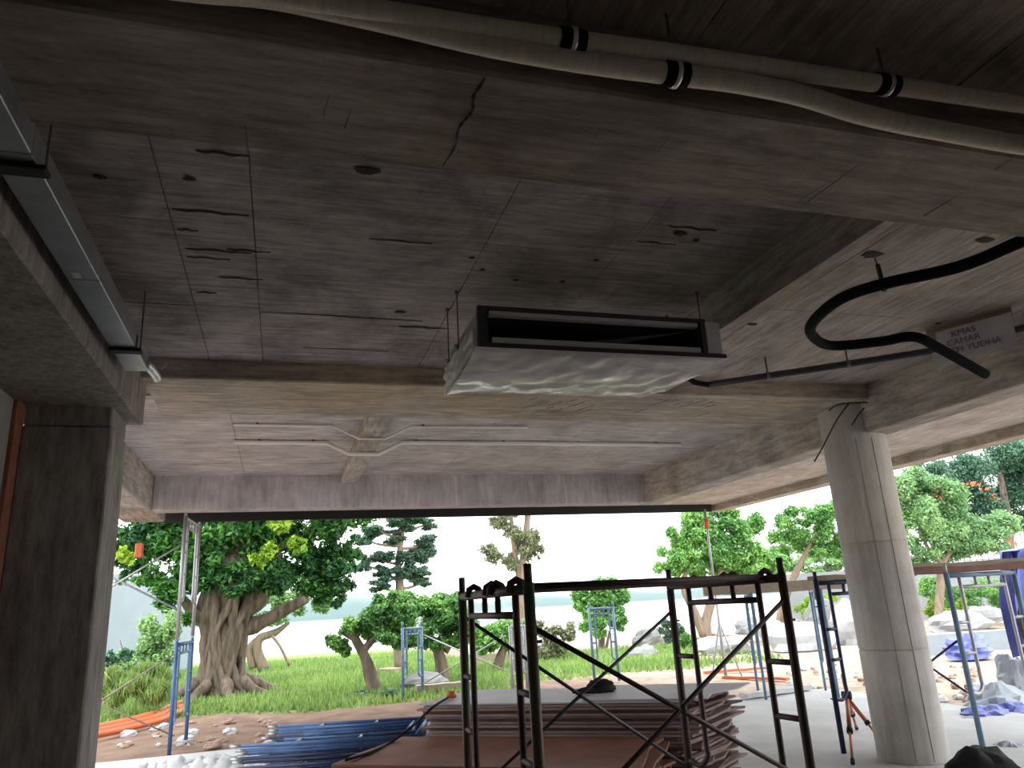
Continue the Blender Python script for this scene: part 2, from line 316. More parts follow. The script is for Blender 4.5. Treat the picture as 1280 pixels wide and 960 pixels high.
def leaves(name, mat, parent, blobs, n, size, seed=0, shell=0.45, aspect=0.5, droop=0.0, kind=None, clump=True):
    """blobs: (centre, (rx,ry,rz)); many small folded leaves scattered through each"""
    r = np.random.default_rng(seed+11)
    if clump:
        n = int(n*4.2); size = size*.50; sub = []
        for c, q in blobs:
            for _ in range(11):
                d = r.normal(size=3); d /= np.linalg.norm(d); t = .35+.6*r.random(); k = .26+.22*r.random()
                sub.append(((c[0]+d[0]*q[0]*t, c[1]+d[1]*q[1]*t, c[2]+d[2]*q[2]*t), (q[0]*k, q[1]*k, q[2]*k)))
        blobs = sub; shell = min(shell, .3)
    w = np.array([(b[1][0]*b[1][1]*b[1][2])**(2/3) for b in blobs]); idx = r.choice(len(blobs), n, p=w/w.sum())
    cen = np.array([b[0] for b in blobs])[idx]; rad = np.array([b[1] for b in blobs])[idx]
    d = r.normal(size=(n, 3)); d /= np.linalg.norm(d, axis=1)[:, None]
    rr = (shell+(1-shell)*r.random(n)**.6)*(1+.12*r.normal(size=n))
    p = cen+d*rad*rr[:, None]
    nrm = d*.6+r.normal(size=(n, 3))*.6+np.array([0, 0, .5]); nrm /= np.linalg.norm(nrm, axis=1)[:, None]
    u = np.cross(nrm, r.normal(size=(n, 3))); u[:, 2] -= droop; u /= np.linalg.norm(u, axis=1)[:, None]
    v = np.cross(nrm, u); s = size*(.65+.7*r.random(n))[:, None]
    V = np.empty((n, 4, 3)); V[:, 0] = p-u*s; V[:, 1] = p+v*s*aspect+nrm*s*.18; V[:, 2] = p+u*s; V[:, 3] = p-v*s*aspect+nrm*s*.18
    root = parent
    while root.parent: root = root.parent
    V = V.reshape(-1, 3)-np.array(root.location)
    me = bpy.data.meshes.new(name); k = np.arange(n)*4
    me.vertices.add(4*n); me.vertices.foreach_set('co', V.ravel())
    me.loops.add(4*n); me.loops.foreach_set('vertex_index', np.arange(4*n))
    me.polygons.add(n); me.polygons.foreach_set('loop_start', k); me.polygons.foreach_set('loop_total', np.full(n, 4))
    me.update(calc_edges=True)
    at = me.attributes.new('tint', 'FLOAT', 'POINT'); at.data.foreach_set('value', np.repeat(r.random(n), 4))
    me.materials.append(mat); o = bpy.data.objects.new(name, me); C.objects.link(o); o.parent = parent
    if kind: o['kind'] = kind
    return o

# ================================================================== STRUCTURE
SL, DEEP, FLATA, FLATB = 3.58, 3.10, 3.30, 3.42      # soffit levels: slab, deep beams, beam A/E, beam B
GZ = -0.15
floor = struct(MB().box(-2.3, 8.7, 5.4, 11.3, -0.35, 0.0), 'floor', 'floor', 'pale bare concrete floor slab under the building')
struct(MB().box(-2.3, 8.7, -6, 5.398, -0.35, -.002), 'floor_added_dark', 'shadefloor', 'dark floor added out of view to shade the near ceiling')  # added part, unseen; its dark colour shades the ceiling above
ceil = struct(MB().box(-2.3, 9.8, -6, 15.5, SL+0.025, SL+0.30), 'ceiling', 'slab', 'grey board-marked concrete ceiling slab')
g = 0.0025
def panel(x0, x1, y0, y1, mat='slab'):
    MB().box(x0+g, x1-g, y0+g, y1-g, SL-random.random()*.004, SL+.03).build('panel', mat, ceil)
def panels(xs, ys, mat='slab'):
    for a, b in zip(xs, xs[1:]):
        for c, d in zip(ys, ys[1:]): panel(a, b, c, d, mat)
# bay in front of the camera
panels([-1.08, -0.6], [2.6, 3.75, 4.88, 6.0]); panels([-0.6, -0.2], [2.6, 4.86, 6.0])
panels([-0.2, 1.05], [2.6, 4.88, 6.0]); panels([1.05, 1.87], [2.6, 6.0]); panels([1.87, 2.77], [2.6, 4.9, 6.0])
panels([2.89, 3.37, 4.59, 5.7], [2.6, 4.3, 6.0], 'slab_lit_y')
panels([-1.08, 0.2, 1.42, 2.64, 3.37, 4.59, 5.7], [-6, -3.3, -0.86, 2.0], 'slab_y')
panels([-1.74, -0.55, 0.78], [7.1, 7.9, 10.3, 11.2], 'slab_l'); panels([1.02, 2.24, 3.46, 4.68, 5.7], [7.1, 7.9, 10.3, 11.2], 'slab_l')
panels([6.05, 7.25, 8.4, 9.5], [-6, -3, 0, 3, 6, 9, 12, 15.3], 'slab_lit_y')
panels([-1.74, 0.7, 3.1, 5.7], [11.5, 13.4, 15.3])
# dark wedge-shaped voids torn in the board faces
def wedge(x0, x1, y, w_, z):
    k = 6; mb = MB()
    for i in range(k+1):
        t = i/k; h = w_*math.sin(math.pi*min(1, t*.75+.25))*(.5+.5*t); x = x0+(x1-x0)*t
        mb.v += [(x, y-h/2+.01*math.sin(i*1.9), z), (x, y+h/2+.01*math.sin(i*1.9), z), (x, y, z-.003)]
    for i in range(k): mb.f += [(i*3, i*3+2, i*3+5, i*3+3), (i*3+2, i*3+1, i*3+4, i*3+5)]
    mb.build('void_mark', 'void', ceil)
for a, b, y, w_ in ((-.42, -.20, 3.08, .035), (-.58, -.22, 3.62, .035), (-.58, -.48, 3.83, .03), (-.57, -.22, 4.05, .035), (-.35, -.12, 4.02, .03), (-.57, -.34, 4.15, .028), (-.42, -.17, 4.4, .028), (-.57, -.45, 4.65, .03), (-.2, .9, 4.92, .018), (.1, .75, 5.6, .012), (.75, 1.1, 5.05, .06), (.4, .75, 3.75, .02), (2.0, 2.3, 3.3, .03), (1.9, 2.15, 3.5, .02)):
    wedge(a, b, y, w_, SL-.004)
for px, py, r_ in ((460, 213, .04), (125, 221, .02), (237, 223, .02), (590, 322, .014), (603, 337, .012), (645, 350, .014), (703, 352, .016), (745, 325, .012), (850, 292, .03), (500, 390, .03), (870, 300, .015), (1090, 318, .05), (940, 405, .03), (1172, 404, .02), (1230, 300, .04)):
    p = atz(px, py, SL-.004); MB().blob((p[0], p[1], SL-.006), (r_*1.4, r_*.8, .004), px, .6, 1.3, 10, 6).build('void_mark', 'void', ceil)
# beams (named trims of the shell)
def beam(i, x0, x1, y0, y1, z0, z1, mat, label):
    return struct(MB().box(x0, x1, y0, y1, z0, z1, 0.012), 'trim_%d' % i, mat, label)
beam(1, -1.09, 5.72, 2.0, 2.6, FLATA, SL+.02, 'beam_shaded', 'wide shallow concrete beam across the ceiling nearest the camera')
ba = bpy.data.objects['trim_1']
MB().tube(bez([(.60, 2.02, FLATA), (.585, 2.12, FLATA), (.60, 2.2, FLATA), (.575, 2.3, FLATA), (.585, 2.42, FLATA), (.565, 2.56, FLATA)], 6), [.003, .004, .006, .007, .004, .003, .008, .005, .003, .006, .008, .004, .003, .007, .004, .006, .003, .007, .004, .003, .006, .007, .003, .002, .004, .005, .004, .003, .002, .002, .002], 6, True, .8).build('crack', 'void', ba)
for a, b, w_ in (((1010, 252), (1075, 205), .006), ((1000, 250), (1040, 225), .004), ((822, 190), (836, 172), .006), ((745, 172), (752, 158), .006), ((1245, 212), (1280, 188), .008), ((1155, 270), (1205, 240), .008), ((405, 145), (412, 118), .008), ((432, 160), (440, 135), .007), ((310, 190), (309, 155), .006)):
    MB().tube([atz(*a, FLATA), atz(*b, FLATA)], [w_*.6, w_*.25], 6).build('crack', 'seam', ba)
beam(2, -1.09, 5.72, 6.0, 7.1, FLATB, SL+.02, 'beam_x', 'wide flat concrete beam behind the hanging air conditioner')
bb_ = bpy.data.objects['trim_2']
for k in range(22):                                   # slanting score marks on the flat beam
    x = 2.2+.06*k*(1.6 if k > 12 else 1)+random.uniform(-.03, .03); y = 6.15+random.random()*.5; l_n = .08+.25*random.random()
    MB().tube([(x, y, FLATB), (x-l_n*.5, y+l_n, FLATB)], [.006, .003], 6).build('score_mark', 'seam', bb_)
beam(3, -1.74, 5.72, 11.2, 11.5, DEEP, SL+.02, 'face', 'deep concrete beam above the garden opening')
hb4 = MB(); hv = [(y, z) for y, z in ((2.58, FLATA+.001), (4.5, FLATA+.001), (6.02, FLATB), (6.02, SL+.02), (2.58, SL+.02))]
hb4.v = [(x, y, z) for x in (2.77, 2.89) for y, z in hv]; hb4.f = [(0, 1, 2, 3, 4), (9, 8, 7, 6, 5)]+[(i, i+5, (i+1) % 5+5, (i+1) % 5) for i in range(5)]
struct(hb4, 'trim_4', 'beam_y', 'narrow concrete beam running forward right of the air conditioner')
beam(5, 5.7, 6.05, -6, 11.5, DEEP+.001, SL+.02, 'beam_y', 'deep concrete beam resting on the round column')
beam(6, 9.5, 9.82, -6, 15.5, 3.43, SL+.02, 'beam_y', 'shallow concrete edge beam on the right overhang')
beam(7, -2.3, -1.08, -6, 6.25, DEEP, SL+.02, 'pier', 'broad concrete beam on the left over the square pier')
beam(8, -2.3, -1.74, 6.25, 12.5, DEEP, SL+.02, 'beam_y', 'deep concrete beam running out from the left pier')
beam(9, 0.78, 1.02, 7.08, 11.22, 3.45, SL+.02, 'beam_y', 'small concrete rib between the white conduits')
beam(10, -2.3, 9.5, 15.3, 15.5, 3.44, SL+.02, 'beam_x', 'thin concrete roof edge beyond the garden opening')
struct(MB().box(-2.25, 9.4, 15.18, 15.29, 3.415, 3.60, .006), 'trim_11', 'black', 'long black steel fascia bar over the garden opening')
# walls and pier
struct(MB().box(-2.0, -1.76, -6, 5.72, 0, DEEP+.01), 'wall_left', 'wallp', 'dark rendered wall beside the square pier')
struct(MB().box(5.72, 6.03, -6, 1.9, 0, DEEP+.01), 'wall_added_right', 'wallp', 'added unseen wall right of the camera under the deep beam')  # added out of view to block light from the near ceiling
struct(MB().box(-2.3, 5.9, -3.3, -3.0, 0, SL+.3), 'wall_added_back', 'wallw', 'plain added wall behind the camera, out of view')  # unseen, put in to keep the ceiling nearest the camera dark
struct(MB().box(-1.76, -1.735, 5.55, 5.71, 0, DEEP), 'trim_12', 'brick_edge', 'red brick edge between wall and pier')
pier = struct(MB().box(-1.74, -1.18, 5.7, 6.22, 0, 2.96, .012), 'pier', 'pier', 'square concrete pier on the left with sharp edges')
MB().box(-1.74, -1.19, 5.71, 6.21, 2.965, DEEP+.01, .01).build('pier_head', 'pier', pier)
# round column in three cast lifts
CX, CY, CR = 5.80, 6.42, 0.315
colm = struct(MB().lathe((CX, CY), [(CR-.012, 0), (CR-.012, FLATB+.01)], 48), 'round_column', 'column', 'round concrete column with cast joints under the right beam', True)
lifts = [(0, 0.985), (0.995, 2.005), (2.015, FLATB)]
for a, b in lifts:
    MB().lathe((CX, CY), [(CR-.006, a), (CR, a+.008), (CR, b-.008), (CR-.006, b)], 48).build('cast_drum', 'column', colm, True)
for an in (-2.25, -1.75):
    c, s_ = math.cos(an), math.sin(an)
    MB().tube([(CX+c*(CR+.001), CY+s_*(CR+.001), z) for z in (0.02, 1, 2, 3.05)], .0035, 5).build('form_seam', 'seam', colm)

# ================================================================== GROUND, LAKE, FAR SHORE
def gz(x, y):
    return GZ+.05*mnoise.noise(Vector((x*.5, y*.5, 0)))-max(0, (y-33))*.03
nx, ny = 150, 110
xs = np.linspace(-26, 60, nx); ys = np.concatenate([np.linspace(9, 24, 60), np.linspace(24.5, 62, 50)])
gm = MB(); gm.v = [(float(x), float(y), gz(x, y) if y > 11.4 or x > 8.8 or x < -2.4 else GZ-.05) for y in ys for x in xs]
gm.f = [(j*nx+i, j*nx+i+1, (j+1)*nx+i+1, (j+1)*nx+i) for j in range(ny-1) for i in range(nx-1)]
gm.add([(-26, -6, GZ-.02), (-2.3, -6, GZ-.02), (-2.3, 9, GZ-.02), (-26, 9, GZ-.02)], [(0, 1, 2, 3)])
gm.add([(8.6, -6, GZ-.02), (60, -6, GZ-.02), (60, 9, GZ-.02), (8.6, 9, GZ-.02)], [(0, 1, 2, 3)])
mg, n, l, b = new_mat('earth_sand_and_turf')
tc = n.new('ShaderNodeTexCoord'); nz = n.new('ShaderNodeTexNoise'); nz.inputs['Scale'].default_value = 2.2; nz.inputs['Detail'].default_value = 8; nz.inputs['Roughness'].default_value = .7
at = n.new('ShaderNodeAttribute'); at.attribute_name = 'zone'; at.attribute_type = 'GEOMETRY'
crn = n.new('ShaderNodeValToRGB'); crn.color_ramp.elements[0].position = .3; crn.color_ramp.elements[1].position = .72
crn.color_ramp.elements[0].color = (.55, .52, .5, 1); crn.color_ramp.elements[1].color = (1.25, 1.25, 1.25, 1)
mxn = n.new('ShaderNodeMix'); mxn.data_type = 'RGBA'; mxn.blend_type = 'MULTIPLY'; mxn.inputs[0].default_value = 1
l.new(tc.outputs['Object'], nz.inputs['Vector']); l.new(nz.outputs[0], crn.inputs[0]); l.new(at.outputs['Color'], mxn.inputs[6]); l.new(crn.outputs[0], mxn.inputs[7])
l.new(mxn.outputs[2], b.inputs['Base Color']); b.inputs['Roughness'].default_value = .95; b.inputs['Specular IOR Level'].default_value = .1
ground = gm.build('ground', mg); tag(ground, 'bare earth, sand and turf around the building', None, None, 'structure')
def lawn_w(x, y):
    e = 1.4*mnoise.noise(Vector((x*.4, y*.4, 3)))
    left = min(1, max(0, (y-16.3-.25*abs(x)*(x < 1)*.3+e)/1.2)) if x < 5 else min(1, max(0, (y-17.5+e)/1.5))
    far = min(1, max(0, (13.5+e*2+(y-25)*.15-x)/1.5))            # sand to the right of the lawn
    sand_mid = 1-min(1, max(0, (y-26+e*2)/2))*(x > 6)
    return left*far*sand_mid
cols = []
for x, y, z in gm.v:
    lw = lawn_w(x, y); rt = min(1, max(0, (x-6)/2.5))
    earth = (.24+.17*rt, .165+.175*rt, .125+.145*rt)
    turf = (.20, .30, .085)
    cols += [earth[i]*(1-lw)+turf[i]*lw for i in range(3)]+[1]
ca = ground.data.attributes.new('zone', 'FLOAT_COLOR', 'POINT'); ca.data.foreach_set('color', cols)
# lawn blades: one object nobody could count
gb = []
r = np.random.default_rng(3)
while len(gb) < 60000:
    y = 15.4+20*r.random()**1.4; x = -12+30*r.random()
    if r.random() < lawn_w(x, y): gb.append((x, y))
gb = np.array(gb); N = len(gb)
zb = np.array([gz(x, y) for x, y in gb]); an = r.random(N)*6.28; hh = .07+.13*r.random(N); ww = .022+.02*r.random(N)
V = np.empty((N, 3, 3)); du = np.stack([np.cos(an)*ww, np.sin(an)*ww], 1)
V[:, 0, :2] = gb-du; V[:, 1, :2] = gb+du; V[:, 2, :2] = gb+r.normal(size=(N, 2))*.05; V[:, 0, 2] = V[:, 1, 2] = zb-.01; V[:, 2, 2] = zb+hh
me = bpy.data.meshes.new('lawn_grass'); me.vertices.add(3*N); me.vertices.foreach_set('co', V.ravel()); me.loops.add(3*N)
me.loops.foreach_set('vertex_index', np.arange(3*N)); me.polygons.add(N); me.polygons.foreach_set('loop_start', np.arange(N)*3); me.polygons.foreach_set('loop_total', np.full(N, 3)); me.update(calc_edges=True)
a_ = me.attributes.new('tint', 'FLOAT', 'POINT'); a_.data.foreach_set('value', np.repeat(r.random(N), 3))
me.materials.append(LF['grass']); lo = bpy.data.objects.new('lawn_grass', me); C.objects.link(lo)
tag(lo, 'short bright green lawn grass beneath the garden trees', 'grass', None, 'stuff')
# lake and far shore
lk = MB(); lk.add([(-900, 30, -.75), (900, 30, -.75), (900, 900, -.75), (-900, 900, -.75)], [(0, 1, 2, 3)])
tag(lk.build('lake', 'water'), 'bright open lake water beyond the lawn', 'lake', None, 'structure')
def shore(name, label, x0, x1, Y, hmax, seed):
    mb = MB(); k = 60
    for i in range(k+1):
        x = x0+(x1-x0)*i/k; h = max(.5, hmax*(.62+.5*mnoise.noise(Vector((i*.12+seed, seed, 0)))+.12*mnoise.noise(Vector((i*.9, seed, 2)))))*min(1, i/6+.1, (k-i)/6+.1)
        for dy, f in ((0, 0), (6, .65), (22, 1), (60, .85), (100, 0)): mb.v.append((x, Y+dy, -.8+h*f))
    mb.f = [(i*5+j, (i+1)*5+j, (i+1)*5+j+1, i*5+j+1) for i in range(k) for j in range(4)]
    return tag(mb.build(name, 'hill', None, True), label, 'hill', None, 'structure')
shore('wooded_shore', 'hazy wooded far shore left of the cloud-pruned tree', -330, 150, 480, 17, 2.0)
shore('wooded_shore', 'low hazy wooded far shore behind the round bush', 130, 620, 560, 14, 5.0)
# boundary walls
wl = MB(); A0, A1 = aty(60, 690, 26), aty(243, 712, 33)
struct(MB().add([(-9.5, 22, GZ-.2), (-3.2, 33, GZ-.2), (-3.2, 33, 3.35), (-9.5, 22, 3.35), (-9.7, 22.1, GZ-.2), (-3.4, 33.1, GZ-.2), (-3.4, 33.1, 3.35), (-9.7, 22.1, 3.35)],
       [(0,1,2,3), (5,4,7,6), (3,2,6,7), (1,5,6,2), (4,0,3,7)]), 'wall_garden', 'whitewall', 'tall pale blue boundary wall behind the left scaffold')

# ================================================================== SERVICES UNDER THE CEILING
# ---- ducted air conditioner wrapped in film
AX0, AX1, AY0, AY1, AZ0, AZ1 = 1.05, 2.63, 3.9, 4.7, 3.04, 3.275
ac = empty('air_conditioner', (1.84, 4.3, AZ0), 'grey ducted air conditioner half wrapped in clear plastic, hung from the ceiling', 'air conditioner')
t = .012
cs = MB(); cs.box(AX0, AX1, AY0+.03, AY1, AZ1-t, AZ1, .004); cs.box(AX0, AX1, AY0+.03, AY1, AZ0, AZ0+t, .004)
cs.box(AX0, AX0+t, AY0+.03, AY1, AZ0+t, AZ1-t); cs.box(AX1-t, AX1, AY0+.03, AY1, AZ0+t, AZ1-t); cs.box(AX0+t, AX1-t, AY1-t, AY1, AZ0+t, AZ1-t)
cs.build('casing', 'accase', ac)
fr = MB(); e = .034
fr.box(AX0-.012, AX1-.09, AY0-.002, AY0+.03, AZ1-.012, AZ1+.012, .003); fr.box(AX0-.012, AX1+.03, AY0-.006, AY0+.04, AZ0-.014, AZ0+.016, .003)
fr.box(AX0-.012, AX0+.045, AY0-.002, AY0+.03, AZ0+.016, AZ1-.012); fr.box(AX1-.13, AX1-.1, AY0-.002, AY0+.03, AZ0+.016, AZ1-.012)
fr.build('foam_flange', 'flange', ac)
ra = MB(); ra.box(AX0+.07, AX1-.14, AY0+.006, AY0+.10, AZ0+.018, AZ0+.055, .003); ra.build('return_rail', 'acframe', ac)
ra = MB(); ra.box(AX0+.06, AX1-.14, AY0+.008, AY0+.06, AZ1-.040, AZ1-.014, .003); ra.build('return_rail', 'acframe', ac)
MB().box(AX0+.05, AX1-.13, AY0+.36, AY0+.38, AZ0+t, AZ1-t).build('coil', 'acdark', ac)
bl = MB()
for yb, zb0, zb1 in ((0, 0, 1),): 
    bl.box(AX0+.046, AX0+.056, AY0+.03, AY0+.36, AZ0+.05, AZ1-.03); bl.box(AX1-.142, AX1-.132, AY0+.03, AY0+.36, AZ0+.05, AZ1-.03)
    bl.box(AX0+.05, AX1-.13, AY0+.03, AY0+.36, AZ1-.03, AZ1-.02); bl.box(AX0+.05, AX1-.13, AY0+.10, AY0+.36, AZ0+.03, AZ0+.04)
bl.build('return_box', 'acdark', ac)
MB().add([(AX0+.06, AY0+.30, AZ0+.06), (AX1-.16, AY0+.06, AZ1-.05), (AX1-.16, AY0+.08, AZ1-.045), (AX0+.75, AY0+.32, AZ0+.11)], [(0, 1, 2, 3)]).build('film_strip', 'film', ac)
MB().box(AX1-.10, AX1+.01, AY0-.004, AY0+.09, AZ0+.018, AZ1-.004, .006).build('control_box', 'acframe', ac)
for x, y, sgn in ((AX0, 4.38, -1), (AX0, 4.68, -1), (AX1, 4.12, 1), (AX1, 4.55, 1)):
    br = MB().box(min(x, x+sgn*.05), max(x, x+sgn*.05), y-.02, y+.02, AZ1-.075, AZ1-.07).build('hanger_bracket', 'steel', ac)
    MB().tube([(x+sgn*.018, y, AZ1-.10), (x+sgn*.018, y, SL)], .0045, 8).build('threaded_rod', 'steel', ac)
    MB().lathe((x+sgn*.018, y), [(.012, AZ1-.095), (.012, AZ1-.076)], 6).build('nut', 'steel', ac); MB().lathe((x+sgn*.018, y), [(.014, SL-.02), (.014, SL)], 6).build('anchor', 'steel', ac)
# plastic film: draped skirt below and behind the casing
fm = MB(); nu, nv = 60, 26
for j in range(nv+1):
    v = j/nv
    for i in range(nu+1):
        u = i/nu
        x = AX0-.035+(AX1-AX0+.07)*u; y = AY0-.012+(AY1-AY0+.06)*v
        shrink = .10*v*max(0, (u-.82)/.18)
        x -= shrink*1.6
        sag = .030*math.sin(math.pi*min(1, v*1.05))**.8*(1-.3*abs(2*u-1)**4)+.012*v
        wr = .022*mnoise.noise(Vector((u*5+v*2, v*3-u*3, 1)))+.008*mnoise.noise(Vector((u*14, v*5+u*9, 4)))
        edge = .03*max(0, (.10-u)/.10)*v
        z = AZ0-.016-sag-(abs(wr)*1.2 if v > .02 else 0)-edge
        fm.v.append((x, y, z))
fm.f = [(j*(nu+1)+i, j*(nu+1)+i+1, (j+1)*(nu+1)+i+1, (j+1)*(nu+1)+i) for j in range(nv) for i in range(nu)]
fm.build('plastic_film', 'film', ac, True)
fs = MB()
for j in range(13):
    for i in range(25):
        u, v = i/24, j/12; fs.v.append((AX0-.04-.02*mnoise.noise(Vector((u*7, v*5, 8))), AY0+.02+(AY1-AY0+.02)*u, AZ0-.03-.04*u+(AZ1-AZ0-.04)*v*(1-.25*(1-u))))
fs.f = [(j*25+i, j*25+i+1, (j+1)*25+i+1, (j+1)*25+i) for j in range(12) for i in range(24)]
fs.build('plastic_film', 'film', ac, True)

# ---- galvanised cable trunking along the left beam
tr = empty('cable_trunking', (-.96, 2.4, 3.2), 'galvanised cable trunking fixed along the left concrete beam', 'trunking')
TX0, TX1, TZ0, TZ1 = -1.025, -.885, 3.2, 3.32
for i, (a, b) in enumerate(((-1.0, 1.3), (1.305, 2.63), (2.635, 3.7), (3.705, 4.66))):
    MB().box(TX0, TX1, a, b, TZ0, TZ1, .004).build('trunking_length', 'galv', tr)
for y in (2.72, 4.70):
    b_o = MB().box(TX0-.005, TX1+.03, y-.035, y+.035, TZ0-.022, TZ0-.002, .004).build('support_angle', 'black', tr)
    MB().tube([(TX1+.02, y, TZ0-.02), (TX1+.02, y, SL)], .005, 8).build('threaded_rod', 'steel', tr)
MB().box(TX0, TX1, 4.74, 5.15, TZ0, TZ1-.01, .006).build('end_length', 'galv', tr)
MB().box(-.99, -.955, 3.62, 3.68, TZ0-.002, TZ0-.0005).build('sticker', 'paper', tr)
MB().tube(bez([(-.90, 5.1, 3.24), (-.875, 5.2, 3.225), (-.86, 5.32, 3.21)]), .032, 12).build('gland', 'strap', tr, True)
MB().add([(-.83, 5.22, 3.25), (-.80, 5.24, 3.30), (-.785, 5.24, 3.29), (-.815, 5.22, 3.24), (-.83, 5.225, 3.25), (-.80, 5.245, 3.30), (-.785, 5.245, 3.29), (-.815, 5.225, 3.24)], [(0,1,2,3), (4,7,6,5), (0,4,5,1), (1,5,6,2), (2,6,7,3), (3,7,4,0)]).build('tag', 'paper', tr)

# ---- two cream lagged pipes
def hanger(parent, p, r, zt=SL, side=0):
    x, y, z = p
    MB().tube([(x-.045, y, z), (x+.045, y, z)], r+.007, 16).build('rubber_sleeve', 'rubber', parent, True)
    st = MB().tube([(x-.006, y, z), (x+.010, y, z)], r+.011, 16).build('strap', 'strap', parent, True)
    MB().tube([(x, y, z+r), (x, y, zt)], .005, 8).build('hanger_rod', 'steel', parent)
PY = 1.86
p1 = [aty(x, y, PY) for x, y in ((300, -14), (640, 40), (860, 70), (1060, 99), (1280, 131), (1400, 147))]
p1 = [(-1.0, PY, p1[0][2]-.03)]+p1
lag = empty('lagged_pipe', (0.9, PY, 3.4), 'upper straight cream lagged pipe below the near ceiling', 'pipe', 'cream lagged pipes')
MB().tube(bez(p1, 6), .033, 16).build('lagging', 'wrap', lag, True)
for px, py in ((714, 51), (1107, 106)): hanger(lag, aty(px, py, PY), .033)
p2 = [aty(x, y, PY+.03) for x, y in ((210, -18), (330, -6), (420, 12), (500, 30), (570, 47), (640, 62), (740, 79), (843, 93), (920, 103), (1000, 119), (1070, 141), (1130, 155), (1200, 168), (1280, 182), (1380, 196))]
p2 = [(-1.0, PY+.03, p2[0][2]-.02)]+p2
lag2 = empty('lagged_pipe', (0.9, PY+.03, 3.3), 'lower sagging cream lagged pipe below the near ceiling', 'pipe', 'cream lagged pipes')
MB().tube(bez(p2, 6), .037, 16).build('lagging', 'wrap', lag2, True)
hanger(lag2, aty(843, 93, PY+.03), .037)

# ---- black hoses and pipes on the right
hp = [atz(x, y, z) for x, y, z in ((1420, 240, 3.42), (1280, 300, 3.40), (1200, 333, 3.38), (1104, 355, 3.36), (1050, 374, 3.35), (1016, 403, 3.34), (1016, 420, 3.34), (1040, 432, 3.34), (1100, 427, 3.33), (1142, 421, 3.31), (1175, 436, 3.24), (1232, 468, 3.10))]
ho = empty('black_hose', hp[3], 'thick black insulated hose curling in an S below the ceiling', 'hose')
MB().tube(bez(hp, 8), .037, 14).build('hose_sleeve', 'rubber', ho, True)
hx, hy, hz = hp[3]
MB().tube([(hx, hy, hz+.03), (hx-.03, hy+.0, SL)], .005, 8).build('hanger_rod', 'steel', ho)
MB().tube([(hx, hy, hz-.05), (hx-.012, hy, hz+.13)], .014, 8).build('hanger_clip', 'greypipe', ho)
sp_ = [atz(x, y, z) for x, y, z in ((855, 468, 3.42), (868, 478, 3.41), (886, 481, 3.40), (960, 470, 3.40), (1060, 455, 3.40), (1177, 437, 3.40), (1285, 409, 3.40), (1400, 370, 3.40))]
so = empty('drain_pipe', sp_[3], 'straight dark grey drain pipe slung from the air conditioner towards the right', 'pipe')
MB().tube(sp_[:3], .024, 12).build('elbow', 'rubber', so, True)
MB().tube(sp_[2:], .030, 14).build('pipe_run', 'greypipe', so, True)
for k in (3, 4):
    x, y, z = sp_[k]; MB().tube([(x, y, z-.03), (x, y, SL)], .008, 6).build('hanger_rod', 'steel', so)
    MB().tube([(x-.012, y+.006, z), (x+.012, y-.006, z)], .035, 12).build('strap', 'steel', so)

# ---- handwritten notice on cardboard
q = [atz(1158, 414, SL), atz(1266, 384, SL)]
pa, pb = Vector(q[0]), Vector(q[1])
ud = (pb-pa).normalized(); out = Vector((-ud.y, ud.x, 0));
if out.x > 0: out = -out
nt_ = empty('paper_notice', ((pa.x+pb.x)/2, (pa.y+pb.y)/2, SL-.3), 'white handwritten paper notice on tan cardboard hung from the ceiling beside the hose', 'notice')
def sheet(o0, w_, dn, off, th, u0=0.0, tilt=0.0):
    vs = []
    for d_ in (0, th):
        for a_, b_ in ((0, 0), (1, 0), (1, 1), (0, 1)):
            p = pa+ud*(u0+w_*a_)+out*(off+d_+tilt*b_)-Vector((0, 0, o0+dn*b_)); vs.append(p)
    return MB().add(vs, [(0,1,2,3), (7,6,5,4), (0,4,5,1), (1,5,6,2), (2,6,7,3), (3,7,4,0)])
L_ = (pb-pa).length
sheet(.0, L_*.98, .12, .0, .006, 0, .05).build('cardboard', 'card', nt_)
sheet(.05, L_*.86, .27, .06, .003, .08, .05).build('paper', 'paper', nt_)
sheet(.22, L_*.28, .12, .10, .003, .03, .02).build('paper', 'paper', nt_)
fwdn = out
for k, (txt, off) in enumerate((('   KMAS', .12), ('CAMAR', .19), ('TH YUDHA', .26))):
    cu = bpy.data.curves.new('lettering', 'FONT'); cu.body = txt; cu.size = .07; cu.extrude = .0006
    to = bpy.data.objects.new('lettering_tmp', cu); C.objects.link(to)
    bpy.context.view_layer.update()
    me = bpy.data.meshes.new_from_object(to.evaluated_get(bpy.context.evaluated_depsgraph_get()))
    bpy.data.objects.remove(to)
    o = bpy.data.objects.new('lettering', me); C.objects.link(o); o.parent = nt_; me.materials.clear(); me.materials.append(M['ink'])
    # reading direction: seen from the room, left end is pa
    R3 = Matrix((ud, Vector((0, 0, 1)), ud.cross(Vector((0, 0, 1))))).transposed().to_4x4()
    nv_ = ud.cross(Vector((0, 0, 1)))
    sg = 1 if nv_.dot(out) > 0 else -1
    p = pa+ud*(.13+.02*k)+out*(.066+.05*(off-.04)/.27)-Vector((0, 0, off+.01))-Vector(nt_.location)
    o.matrix_local = Matrix.Translation(p) @ R3

